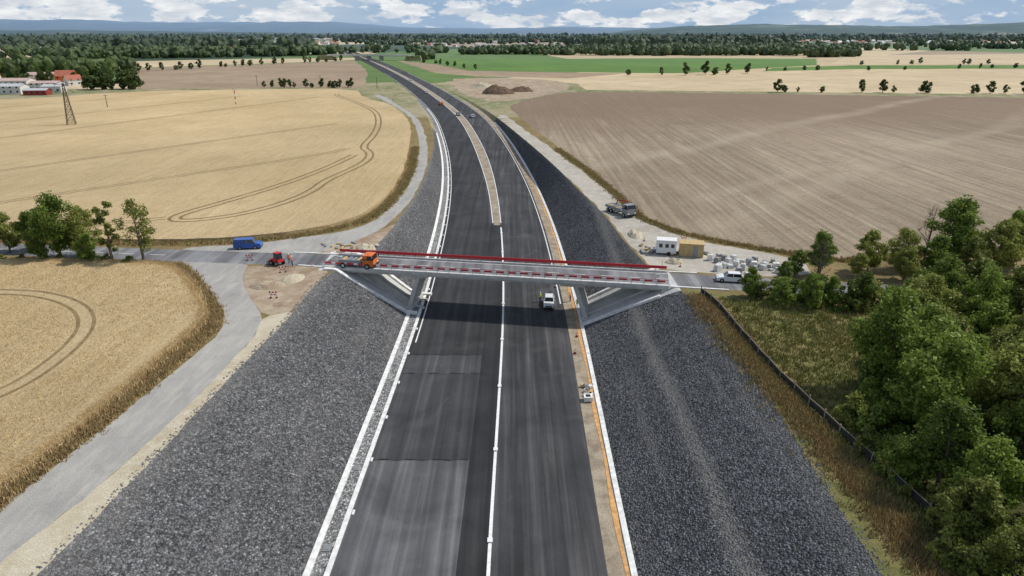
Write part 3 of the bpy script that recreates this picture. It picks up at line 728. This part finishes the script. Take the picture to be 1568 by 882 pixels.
mb.beam((-1,0,8.4),(1,0,8.4),.2,.2,redp); mb.obj('marker_mast',(-151,385,7.3))
for x,y,h in((-213,370,7),(-262,352,7.5),(-96,505,7.5),(-140,520,7.5),(-190,530,7.5)):
    mb=MB(); mb.cyl((0,0,0),(0,0,h),.2,.13,8,rust); mb.beam((-1.1,0,h-.4),(1.1,0,h-.4),.14,.14,rust)
    for s in(-1,0,1): mb.cyl((s*.95,0,h-.35),(s*.95,0,h-.05),.06,.05,6,whitep)
    mb.obj('wooden_power_pole',(x,y,7),.3)
# ------------------------------------------------------------------ trees
def leafmat(name,d,l,haze=False):
    t=NT(name); t.b.inputs['Roughness'].default_value=.55
    g=t.node('ShaderNodeNewGeometry'); tc=t.node('ShaderNodeTexCoord')
    n=t.noise(.55,3,.6,vec=tc.outputs['Object'])
    f=t.math('ADD',t.math('MULTIPLY',n,1.1),t.math('MULTIPLY',g.outputs['Random Per Island'],.45))
    oi=t.node('ShaderNodeObjectInfo'); f=t.math('ADD',f,t.math('MULTIPLY',t.math('SUBTRACT',oi.outputs['Random'],.5),.4))
    c=t.ramp(f,[(.4,d),(.75,((d[0]+l[0])/2,(d[1]+l[1])/2,(d[2]+l[2])/2)),(1.0,l)])
    if haze: c=t.haze(c,600,8000,.7,(.27,.36,.46))
    m=t.out(c)
    tr=t.node('ShaderNodeBsdfTranslucent'); ms=t.node('ShaderNodeMixShader'); ms.inputs[0].default_value=.35
    t.l.new(c,tr.inputs[0]); t.l.new(t.b.outputs[0],ms.inputs[1]); t.l.new(tr.outputs[0],ms.inputs[2]); t.l.new(ms.outputs[0],t.n['Material Output'].inputs[0])
    return m
leafA=leafmat('leaves_green',(.070,.115,.022),(.26,.34,.06)); leafB=leafmat('leaves_olive',(.10,.125,.03),(.34,.365,.085))
leafF=leafmat('leaves_distant',(.045,.072,.025),(.12,.165,.045),True)
bark=plain('bark',(.14,.11,.085),.9,.3,4,bump=.5)
def leaves(cent,nrm,size,r):
    n=len(cent); a=r.normal(size=(n,3)); nn=nrm+.9*r.normal(size=(n,3)); nn/=np.linalg.norm(nn,axis=1)[:,None]
    u=np.cross(nn,a); u/=np.linalg.norm(u,axis=1)[:,None]; v=np.cross(nn,u)
    s=size*r.uniform(.6,1.3,(n,1)); u=u*s; v=v*s*.7
    return np.stack([cent-u,cent-v*.9+u*.1,cent+u,cent+v*.9],axis=1).reshape(-1,3)
def tree_mesh(name,seed,h,w,clear,nclump,nleaf,ls,mat,form='round'):
    r=np.random.default_rng(seed); mb=MB(); rd=random.Random(seed)
    top=Vector((rd.uniform(-.3,.3),rd.uniform(-.3,.3),h*.85)); prev=Vector((0,0,-.3)); pr=h*.022+.05
    for i in range(1,7):
        f=i/6; p=Vector((top.x*f+rd.uniform(-.12,.12),top.y*f+rd.uniform(-.12,.12),h*.85*f)); rr=(h*.022+.05)*(1-f*.85)
        mb.cyl(prev,p,pr,rr,7,bark,False); prev=p; pr=rr
    cl=[]
    for i in range(nclump):
        f=(i+.5)/nclump; z=clear+(h-clear)*f
        env={'round':math.sin(math.pi*min(1,max(.08,f*.92+.08)))**.6,'tall':.55+.45*math.sin(math.pi*f),'bush':math.sqrt(max(.05,1-f*f))}[form]
        a=rd.uniform(0,6.283); q=w/2*env*rd.uniform(.35,1.0)
        c=Vector((q*math.cos(a),q*math.sin(a),z+rd.uniform(-.4,.4))); cr=w*rd.uniform(.12,.21)
        cl.append((c,cr))
        zb=max(clear*.6,z-q*.8); zb=min(zb,h*.8)
        mb.cyl((top.x*zb/h,top.y*zb/h,zb),c,.04+.012*h*(1-f)*.5,.02,5,bark,False)
    per=nleaf//nclump; Ls=[]
    for c,cr in cl:
        if per<1: break
        d=r.normal(size=(per,3)); d/=np.linalg.norm(d,axis=1)[:,None]
        rad=cr*(r.uniform(.35,1.12,(per,1))**.6)*(1+.25*np.sin(d[:,:1]*5+c.x)); d2=d*rad; d2[:,2]*=.75
        P=np.array(c)+d2; Ls.append(leaves(P,d+np.array([0,0,.3]),ls,r))
    if Ls:
        Lv=np.vstack(Ls); b=len(mb.v); mb.v+=Lv.tolist(); li=mb.m(mat); k2=len(Lv)//4
        fs=[(b+4*i,b+4*i+1,b+4*i+2,b+4*i+3) for i in range(k2)]; mb.f+=fs; mb.mi+=[li]*k2
    else:
        for c,cr in cl:
            for q in range(7):
                e=c+Vector((rd.gauss(0,.6),rd.gauss(0,.6),rd.uniform(.2,1.4))); mb.cyl(c,e,.025,.01,4,bark,False)
    me=bpy.data.meshes.new(name); me.from_pydata(mb.v,[],mb.f)
    for m in mb.mats: me.materials.append(m)
    me.polygons.foreach_set('material_index',mb.mi); me.update(); return me
near=[tree_mesh('tree_a',1,10,7,2.2,34,9000,.20,leafA),tree_mesh('tree_b',2,9,6.2,1.8,30,8000,.20,leafB),tree_mesh('tree_c',3,11.5,7.5,2.5,40,10000,.21,leafA),tree_mesh('tree_d',4,8,5.6,1.2,28,7500,.19,leafA),tree_mesh('tree_e',15,9.5,6.8,1.5,44,9000,.17,leafB)]
tall=tree_mesh('tree_tall',5,11,3.4,2.5,20,2900,.2,leafB,'tall'); sparse=tree_mesh('tree_sparse',6,11,6.2,3,24,2600,.19,leafB)
bare=tree_mesh('tree_bare',16,9,5,3,22,0,.2,leafB)
bush=[tree_mesh('bush_a',8,3.2,4.2,.2,20,3800,.16,leafA,'bush'),tree_mesh('bush_b',9,2.6,3.4,.2,16,3000,.16,leafB,'bush')]
far=[tree_mesh('far_tree_a',11,9,7,1.6,18,1300,.5,leafF),tree_mesh('far_tree_b',12,10,6.5,2,18,1300,.5,leafF),tree_mesh('far_tree_c',13,7,7.5,1,16,1200,.5,leafF)]
def put(name,me,x,y,s=1,z=None,sz=None):
    o=link(bpy.data.objects.new(name,me)); o.location=(x,y,float(Z(x,y)) if z is None else z); o.rotation_euler=(0,0,random.uniform(0,6.28)); q=s*random.uniform(.92,1.08)
    o.scale=(q,q,sz or q*random.uniform(.92,1.1)); return o
wood_poly=[(37.5,60),(41,67),(47,75),(53,84),(60,90),(85,88),(100,84),(90,40),(60,28),(34,24),(33,34),(35,46)]
pts=[]
tries=0
while tries<4000 and len(pts)<75:
    tries+=1; x=random.uniform(33,95); y=random.uniform(24,90)
    if x>.80*y+14: continue
    if inpoly(np.array([[x,y]]),wood_poly)[0] and all((x-a)**2+(y-b)**2>4.3**2 for a,b in pts): pts.append((x,y))
for x,y in pts: 
    e=.8 if (x<40 or y>82) else 1.0
    put('deciduous_tree',random.choice(near),x,y,e*random.uniform(.72,1.12))
for i in range(70):
    t_=random.random(); 
    P0=[(34,30),(35,46),(36.3,60),(41,67),(47,76),(52,85)]; s_=t_*(len(P0)-1); j=int(s_); f=s_-j
    x=P0[j][0]*(1-f)+P0[j+1][0]*f+random.uniform(-1.6,2); y=P0[j][1]*(1-f)+P0[j+1][1]*f+random.uniform(-1,1); put('bush',random.choice(bush),x,y,random.uniform(.45,1.15))
for i in range(34):
    x=36+i*1.25+random.uniform(-.5,.5); y=Yb(x)-5.2-random.uniform(0,4.5); put('roadside_bush',random.choice(bush) if i%3 else near[3],x,y,random.uniform(.8,1.35) if i%3 else random.uniform(.45,.7))
for x,y,s in((44,103.5,.5),(47,107,.55),(51,107.5,.55),(60,109,.75),(66,110,.8),(70,107,.9),(75,111,1.0),(81,108,.9),(86,112,.85),(92,109,.85),(98,107,.8),(64,105,.6),(57,106,.5),(74,104,.7),(88,104,.8),(104,110,.8)): put('deciduous_tree',random.choice(near),x,y,s)
for x,y,s in((48,100.5,.8),(73,115,1.0),(79,116,.95),(96,112,.9)): put('bare_tree',bare,x,y,s)
for x,y,s,m in((-92,119.5,.8,near[1]),(-88,121,.85,near[3]),(-96,119,.9,near[1]),(-101,122,.9,near[0]),(-80.5,116,1.02,near[0]),(-77,117.5,.85,near[4]),(-84,116,.75,near[3]),(-70,113.8,.95,tall),(-64.5,113.6,.98,sparse),(-74.5,114,.6,near[3])): put('deciduous_tree',m,x,y,s)
for i in range(12): put('bush',random.choice(bush),-102+i*3.2+random.uniform(-1,1),116+random.uniform(-1,.5)-(i*.2),random.uniform(.3,.6))
def row(p0,p1,n,s=1,jx=2,skip=.1):
    for i in range(n):
        if random.random()<skip: continue
        f=i/(n-1); put('distant_tree',random.choice(far),p0[0]+(p1[0]-p0[0])*f+random.uniform(-jx,jx),p0[1]+(p1[1]-p0[1])*f+random.uniform(-jx,jx),s*random.uniform(.7,1.15))
row((-385,700),(-232,985),28,.85,3,.12); row((-178,512),(-110,512),16,.6,3,.1); row((-296,492),(-262,500),8,1.3,6,0); row((-420,560),(-300,540),14,.9,10)
for x,y,s in((108,664,.7),(138,660,.65),(159,656,1.1),(182,672,1.35),(190,668,.9),(204,675,.9),(228,692,1.1),(177,472,.95),(182,474,.6),(206,470,.5),(232,470,.8),(246,470,.9),(252,468,.5),(272,466,1.0),(303,464,.7),(312,462,.8),(322,462,.6),(333,460,.9),(341,458,.7),(190,471,.35),(355,458,.8)): put('distant_tree',random.choice(far),x,y,s)
row((250,735),(640,800),16,.6,12,.3); row((-40,760),(-150,1020),12,.6,4,.3)
row((400,880),(900,905),22,.8,15,.2)
def forest(name,polys_,dens,hh,seed):
    r=np.random.default_rng(seed)
    import bmesh
    bm=bmesh.new(); bmesh.ops.create_icosphere(bm,subdivisions=2,radius=1); iv=np.array([v.co[:] for v in bm.verts]); fi=np.array([[v.index for v in f.verts] for f in bm.faces]); bm.free()
    Vs=[];Fs=[];b=0
    for poly in polys_:
        pl=np.array(poly,float); x0,y0=pl.min(0);x1,y1=pl.max(0); n=int((x1-x0)*(y1-y0)*dens); q=np.column_stack([r.uniform(x0,x1,n),r.uniform(y0,y1,n)]); q=q[inpoly(q,poly)]
        for x,y in q:
            s=hh*r.uniform(.22,.5); vv=iv*(1+r.normal(0,.2,(len(iv),1)))*np.array([s,s,s*1.15]); vv+=np.array([x,y,7+hh*r.uniform(.25,.75)])
            Vs.append(vv);Fs.append(fi+b);b+=len(iv)
    V_=np.vstack(Vs);F_=np.vstack(Fs); me=bpy.data.meshes.new(name); me.from_pydata(V_.tolist(),[],F_.tolist()); me.materials.append(leafF); return link(bpy.data.objects.new(name,me))
forest('distant_forest',[[(-93,1260),(235,1190),(440,1210),(470,1120),(560,1150),(640,1450),(380,1550),(200,1400),(-80,1340)],[(-620,1010),(-560,1060),(-330,1180),(-290,1290),(-640,1300),(-800,1100)],[(-480,620),(-360,640),(-360,700),(-520,720)],[(-130,1000),(-112,1010),(-120,1060),(-140,1050)]],.0065,14,3)
forest('distant_forest',[[(200,1560),(560,1560),(700,1850),(1000,2500),(500,2900),(150,2300)],[(-1500,1600),(-700,1450),(-350,1500),(-500,1620),(-1500,1800)],[(1000,1300),(1600,1500),(1900,1700),(1100,1420)],[(-600,2600),(300,2700),(300,2850),(-700,2850)],[(1200,2800),(3000,2900),(3200,3200),(1400,3100)],[(-3000,3000),(-1000,2900),(-1100,3100),(-3200,3300)],[(-2600,4000),(2600,3900),(2700,4050),(-2700,4200)]],.0013,24,5)
r5=random.Random(21); strips=[]
for i in range(46):
    y=r5.uniform(1350,4000); x=r5.uniform(-.8,.8)*y; L=r5.uniform(150,700)*(y/2000); sl=r5.uniform(-.15,.15); wd=r5.uniform(12,45)
    strips.append([(x-L/2,y-L/2*sl),(x+L/2,y+L/2*sl),(x+L/2,y+L/2*sl+wd),(x-L/2,y-L/2*sl+wd)])
forest('distant_hedgerow',strips,.0035,15,9)
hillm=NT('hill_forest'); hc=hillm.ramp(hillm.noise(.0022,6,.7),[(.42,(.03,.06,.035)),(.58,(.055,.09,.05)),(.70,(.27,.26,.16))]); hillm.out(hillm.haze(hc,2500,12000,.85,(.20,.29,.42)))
def hills(name,x0,x1,y0,y1,h,seed,prof):
    nx=170; ny=14; vs=[];fs=[]
    for j in range(ny):
        for i in range(nx):
            fx=i/(nx-1); fy=j/(ny-1); x=x0+(x1-x0)*fx; y=y0+(y1-y0)*fy
            z=h*math.sin(math.pi*min(1,fy))**.8*np.interp(fx,[p[0] for p in prof],[p[1] for p in prof])*(1+.35*noise.noise(Vector((x*.0007,y*.0004,seed)))+.14*noise.noise(Vector((x*.004,y*.002,seed)))+.05*noise.noise(Vector((x*.02,y*.01,seed))))
            vs.append((x,y,5+z))
    for j in range(ny-1):
        for i in range(nx-1): a_=j*nx+i; fs.append((a_,a_+1,a_+nx+1,a_+nx))
    me=bpy.data.meshes.new(name); me.from_pydata(vs,[],fs); me.materials.append(hillm.m); me.polygons.foreach_set('use_smooth',[True]*len(me.polygons)); link(bpy.data.objects.new(name,me))
hills('distant_hills',500,7500,4200,6600,98,1.5,[(0,0),(.08,.65),(.2,.9),(.35,.85),(.45,1.05),(.6,1.1),(1,1.2)])
hills('distant_hills',-9000,9000,9000,14000,150,4.5,[(0,1.2),(.2,1.25),(.35,1.0),(.45,.65),(.55,.6),(.7,.6),(1,.8)])
hills('distant_hills',-7000,300,4500,6500,50,8.5,[(0,1),(.5,.9),(.9,.5),(1,0)])
# ------------------------------------------------------------------ buildings
roofred=plain('red_roof_tiles',(.40,.14,.09),.8,.2,.5); wallw=plain('rendered_wall',(.66,.64,.60),.8,.1,.3); roofg=plain('metal_roof',(.50,.50,.50),.5,.1,.2); roofp=plain('faded_roof',(.50,.36,.32),.7,.15,.3)
def house(mb,x,y,w,d,h,rh,rz,wall,roof,wins=True):
    c,s=math.cos(rz),math.sin(rz)
    def T(px,py,pz): return (x+px*c-py*s,y+px*s+py*c,7+pz)
    a,b=w/2,d/2
    mb.add([T(-a,-b,0),T(a,-b,0),T(a,b,0),T(-a,b,0),T(-a,-b,h),T(a,-b,h),T(a,b,h),T(-a,b,h),T(-a,0,h+rh),T(a,0,h+rh)],[(0,1,5,4),(1,2,6,9,5),(2,3,7,6),(3,0,4,8,7)],wall)
    e=.5
    mb.add([T(-a-e,-b-e,h-.2),T(a+e,-b-e,h-.2),T(a+e,0,h+rh+.15),T(-a-e,0,h+rh+.15),T(a+e,b+e,h-.2),T(-a-e,b+e,h-.2)],[(0,1,2,3),(3,2,4,5)],roof)
    if wins:
        n=max(2,int(w/3.5))
        for i in range(n):
            px=-a+w*(i+.5)/n
            for pz in ([1.6] if h<4.5 else [1.6,4.3]):
                mb.add([T(px-.6,-b-.04,pz-.6),T(px+.6,-b-.04,pz-.6),T(px+.6,-b-.04,pz+.6),T(px-.6,-b-.04,pz+.6)],[(0,1,2,3)],glass)
for (x,y,w,d,h,rh,rz,wl,rf,nm) in ((-350,560,13,10,5.5,4,.2,orange,roofred,'red_roof_house'),(-328,462,20,11,5,1.2,.1,wallw,roofg,'warehouse'),(-303,452,14,7,3.2,.8,.1,redd,roofg,'warehouse'),(-352,500,26,14,6,1.3,.15,wallw,roofp,'warehouse'),(-322,492,18,12,5,1,.12,wallw,roofp,'warehouse'),(-306,474,12,8,4,1,.1,wallw,roofg,'warehouse'),(-385,590,26,14,5,1.5,.1,wallw,roofp,'warehouse'),(-372,470,22,12,5,1.5,.0,wallw,roofg,'warehouse'),(-395,540,12,9,5,3.5,.4,wallw,roofred,'red_roof_house'),(-330,535,10,8,4.5,3,.9,wallw,roofred,'red_roof_house')):
    mb=MB(); house(mb,x,y,w,d,h,rh,rz,wl,rf); mb.obj(nm)
mb=MB()
for cxx,cyy,n,sx,sy in((-1000,1480,60,260,90),(-1500,2400,80,500,250),(900,2300,50,350,120),(1700,2600,70,600,200),(-100,3000,50,300,150),(2100,1900,30,200,90),(-2600,3300,80,600,150),(60,1900,25,160,80),(-620,1400,22,120,40),(600,3400,50,350,120),(-1200,3500,60,400,120)):
    for i in range(n):
        big=random.random()<.12
        house(mb,cxx+random.gauss(0,sx),cyy+random.gauss(0,sy),random.uniform(9,16) if not big else 45,random.uniform(8,11) if not big else 20,random.uniform(3.5,7),3.5 if not big else 1,random.uniform(-.6,.6),wallw,(roofred if random.random()<.5 else roofp) if not big and random.random()<.7 else roofg,False)
mb.obj('distant_village')
def heap(name,x,y,w,d,h,mat,seed):
    n=26; vs=[];fs=[]
    for j in range(n):
        for i in range(n):
            fx=i/(n-1)*2-1; fy=j/(n-1)*2-1; r_=max(0,1-(fx*fx+fy*fy)); xx=x+fx*w/2; yy=y+fy*d/2
            vs.append((xx,yy,float(Z(xx,yy))-.1+h*r_**.8*(1+.5*noise.noise(Vector((fx*2.5,fy*2.5,seed)))+.2*noise.noise(Vector((fx*8,fy*8,seed))))))
    for j in range(n-1):
        for i in range(n-1): a_=j*n+i; fs.append((a_,a_+1,a_+n+1,a_+n))
    me=bpy.data.meshes.new(name); me.from_pydata(vs,[],fs); me.materials.append(mat); link(bpy.data.objects.new(name,me))
dirt=soil('spoil_soil',(.13,.085,.055),(.20,.14,.095),(.10,.065,.045),.1,.5,3,.8)
heap('spoil_heap',-9,462,22,16,5,dirt,1); heap('spoil_heap',6,480,18,12,3,dirt,4); heap('sand_heap',-22,520,18,12,3,MAT['sand_shoulder'],6); heap('sand_heap',28.5,113.8,3.5,2.4,.9,MAT['sand_shoulder'],8); heap('sand_heap',-27.5,122.5,4,3,.8,MAT['sand_shoulder'],9)
heap('sand_heap',-39,102,6,4,.8,MAT['bare_earth'],12); heap('sand_heap',-36,105.5,4,5,.6,MAT['sand_shoulder'],14); heap('sand_heap',24.5,131,3,6,1.0,MAT['sand_shoulder'],15)
# ------------------------------------------------------------------ grass tufts
def tufts(name,P,h,mat,seed,w=.06,nb=7,spread=.22):
    r=np.random.default_rng(seed); n=len(P)*nb; base=np.repeat(P,nb,axis=0)+np.column_stack([r.normal(0,spread,n),r.normal(0,spread,n),np.zeros(n)])
    a=r.uniform(0,6.283,n); hh=h*r.uniform(.5,1.25,n); u=np.column_stack([np.cos(a),np.sin(a),np.zeros(n)])*w
    tip=base+np.column_stack([r.normal(0,.3,n)*hh,r.normal(0,.3,n)*hh,hh])
    vs=np.stack([base-u,base+u,tip],axis=1).reshape(-1,3); me=bpy.data.meshes.new(name); me.from_pydata(vs.tolist(),[],[(3*i,3*i+1,3*i+2) for i in range(n)]); me.materials.append(mat); link(bpy.data.objects.new(name,me))
def tm(name,stops):
    t=NT(name); g=t.node('ShaderNodeNewGeometry'); f=t.math('ADD',t.math('MULTIPLY',g.outputs['Random Per Island'],.6),t.math('MULTIPLY',t.noise(.3,4),.5)); return t.out(t.ramp(f,stops))
drym=tm('dry_grass_blades',[(.2,(.20,.13,.055)),(.5,(.40,.28,.13)),(.75,(.52,.40,.21)),(.9,(.17,.19,.05))]); greenm=tm('green_grass_blades',[(.2,(.10,.14,.03)),(.5,(.22,.235,.065)),(.8,(.44,.36,.16))]); wheatm=tm('wheat_ears',[(.2,(.43,.30,.13)),(.6,(.65,.49,.26)),(.9,(.71,.56,.32))])
def along(pl,n,wd,closed=False):
    p=np.array(pl,float); seg=np.linalg.norm(np.diff(p,axis=0),axis=1); cs=np.concatenate([[0],np.cumsum(seg)]); s=rng.uniform(0,cs[-1],n); x=np.interp(s,cs,p[:,0]); y=np.interp(s,cs,p[:,1]); x=x+rng.normal(0,wd,n); y=y+rng.normal(0,wd,n); return np.column_stack([x,y,Z(x,y)])
tufts('dry_grass_tufts',along([(-66,113.6),(-57.5,112),(-52.7,106),(-46.9,97.5),(-42.5,90.5),(-41,84.5),(-41.4,77),(-42.3,66),(-43.3,56),(-44.5,48),(-46,40)],4200,.5),.45,drym,1)
tufts('dry_grass_tufts',along([(-110,127),(-72,124.8),(-58,124.8),(-45,129),(-38,133.5),(-32,141),(-29.6,152),(-28.5,172),(-29.8,202),(-34,242)],3000,.7),.5,drym,2)
tufts('green_verge_tufts',along([(-72,124.3),(-45,128.5),(-38,133),(-31.5,141),(-29.1,152),(-28.1,172),(-29.4,202),(-34,242)],900,.5),.5,greenm,12)
tufts('dry_grass_tufts',along([(98,122.5),(74,118.5),(58,114.5),(49,120),(40.5,126),(33,133.5),(28,144.5),(26.4,162),(22.5,196),(15.5,238)],3000,.7),.5,drym,3)
tufts('green_verge_tufts',along([(74,118.5),(58,114.5),(49,120),(40.5,126),(33,133.5),(28,144.5),(26.4,162),(22.5,196),(15.5,238)],1200,.5),.5,greenm,13)
tufts('dry_grass_tufts',along([(28.7,97),(29.5,88),(29.8,74),(30.4,62),(31.2,50),(32,38)],4600,1.0),.45,drym,4)
tufts('green_verge_tufts',along([(29.7,88),(30.2,74),(31,62),(31.8,50),(33,38)],900,1.2),.5,greenm,14)
tufts('wheat_edge_stalks',along([(-87,113.6),(-67.8,112.9),(-59,111),(-54,105.8),(-48.6,98),(-44.5,90.7),(-43.1,86.7),(-43.2,78.8),(-43.7,68.8),(-44.6,57.9),(-45.6,50.1),(-47.8,42.2)],4500,.3)+np.array([0,0,.2]),.65,wheatm,5,.05,7,.3)
q=np.column_stack([rng.uniform(29,52,9000),rng.uniform(30,98,9000)]); q=q[inpoly(q,[(31.5,97),(36,96),(51,91),(50,86),(37,64),(36,35),(34,35),(32.5,66)])]
tufts('meadow_grass_tufts',np.column_stack([q,np.full(len(q),7.0)]),.45,greenm,6)
q=np.column_stack([rng.uniform(-110,-46,26000),rng.uniform(42,112,26000)]); q=q[(q[:,0]>-.8*q[:,1]-6)]; q=q[inpoly(q,wheatB)]
tl=np.array([(-100,98),(-78.8,98),(-71.4,97),(-63.3,92.5),(-58,86),(-55.8,78.8),(-55.4,71),(-56.4,66.3),(-62,56),(-72,44)],float)
dm=np.full(len(q),1e9)
for i in range(len(tl)-1):
    a_,b_=tl[i],tl[i+1]; ab=b_-a_; tt=np.clip(((q-a_)@ab)/(ab@ab),0,1); dm=np.minimum(dm,np.linalg.norm(q-(a_+tt[:,None]*ab),axis=1))
q=q[dm>1.6]
tufts('wheat_stalks',np.column_stack([q,np.full(len(q),7.45)]),.36,wheatm,7,.06,4,.3)
stone=plain('loose_stone',(.19,.19,.195),.9,.5,2)
def stones(name,n,seed,f):
    r=np.random.default_rng(seed); o=np.array([(1,0,0),(-1,0,0),(0,1,0),(0,-1,0),(0,0,1),(0,0,-1)],float); tf=np.array([(0,2,4),(2,1,4),(1,3,4),(3,0,4),(2,0,5),(1,2,5),(3,1,5),(0,3,5)])
    P=f(r,n); Vv=[];Ff=[]
    for i,p in enumerate(P):
        Vv.append(o*r.uniform(.05,.14)*r.uniform(.7,1.3,(6,3))+p); Ff.append(tf+6*i)
    me=bpy.data.meshes.new(name); me.from_pydata(np.vstack(Vv).tolist(),[],np.vstack(Ff).tolist()); me.materials.append(stone); link(bpy.data.objects.new(name,me))
def fs_(r,n):
    y=30+80*r.uniform(0,1,n)**1.3; s=r.uniform(0,1,n)<.5; u_=r.uniform(.0,1.03,n)
    d=np.where(s,TOEL-.2+(TL(y)-TOEL)*u_,TOER+.2+(TR(y)-TOER)*u_); x=Mf(y)+d; m=np.abs(y-(109.7-.17*(x+2)))>5.6; x=x[m];y=y[m]; return np.column_stack([x,y,Z(x,y)+.02])
stones('slope_stones',24000,3,fs_)
# ------------------------------------------------------------------ sky, sun, camera
w=bpy.data.worlds.new('World'); scene.world=w; w.use_nodes=True; nt=w.node_tree; bg=nt.nodes['Background']
N=nt.nodes.new; LK=nt.links.new
sky=N('ShaderNodeTexSky'); sky.sky_type='NISHITA'; sky.sun_disc=False
SE,SA=52,72
sky.sun_elevation=R(SE); sky.sun_rotation=R(SA); sky.air_density=1; sky.dust_density=1.2
tc=N('ShaderNodeTexCoord')
def wn(scale,det,s,lo,hi,loc=(0,0,0)):
    mp=N('ShaderNodeMapping'); mp.inputs['Scale'].default_value=scale; mp.inputs['Location'].default_value=loc; LK(tc.outputs['Generated'],mp.inputs[0])
    nz=N('ShaderNodeTexNoise'); nz.inputs['Scale'].default_value=s; nz.inputs['Detail'].default_value=det; nz.inputs['Roughness'].default_value=.6; LK(mp.outputs[0],nz.inputs['Vector'])
    cr=N('ShaderNodeValToRGB'); cr.color_ramp.elements[0].position=lo; cr.color_ramp.elements[1].position=hi; LK(nz.outputs['Fac'],cr.inputs[0]); return cr.outputs[0]
def wmix(a,b,f,mode='MIX'):
    m=N('ShaderNodeMix'); m.data_type='RGBA'; m.blend_type=mode
    for i,v in((0,f),(6,a),(7,b)):
        if hasattr(v,'links'): LK(v,m.inputs[i])
        elif i==0: m.inputs[0].default_value=v
        else: m.inputs[i].default_value=(*v,1)
    return m.outputs[2]
base=wmix((2.7,4.2,6.3),(4.6,5.7,7.0),wn((3,3,14),5,1.0,.35,.65))
puff=wn((9,9,27),10,1.7,.485,.545,(3,1,0)); puffshade=wn((9,9,34),7,2.6,.38,.62,(1,4,2))
pc=wmix((6.0,6.6,7.4),(9.4,9.5,9.6),puffshade)
cl=wmix(base,pc,puff)
sp=N('ShaderNodeSeparateXYZ'); LK(tc.outputs['Generated'],sp.inputs[0]); mr=N('ShaderNodeMapRange'); mr.inputs[1].default_value=.1; mr.inputs[2].default_value=.5; mr.inputs[3].default_value=.94; mr.inputs[4].default_value=.25
LK(sp.outputs[2],mr.inputs[0])
LK(wmix(sky.outputs[0],cl,mr.outputs[0]),bg.inputs[0]); bg.inputs[1].default_value=.1
sd=bpy.data.lights.new('sun','SUN'); sd.energy=3.5; sd.angle=R(1.5); sd.color=(1,.96,.89); so=link(bpy.data.objects.new('sun',sd))
dirv=Vector((math.sin(R(SA))*math.cos(R(SE)),math.cos(R(SA))*math.cos(R(SE)),math.sin(R(SE)))); so.rotation_euler=dirv.to_track_quat('Z','Y').to_euler()
cam=bpy.data.cameras.new('camera'); cam.lens=24.0; cam.sensor_width=36; cam.clip_end=40000; cam.clip_start=.5
co=link(bpy.data.objects.new('camera',cam)); co.location=(0,0,45); co.rotation_euler=(R(90-20.6),0,0); scene.camera=co
scene.view_settings.view_transform='Standard'; scene.view_settings.look='None'; scene.view_settings.exposure=0
print('faces',len(Fc),'objs',len(bpy.data.objects))
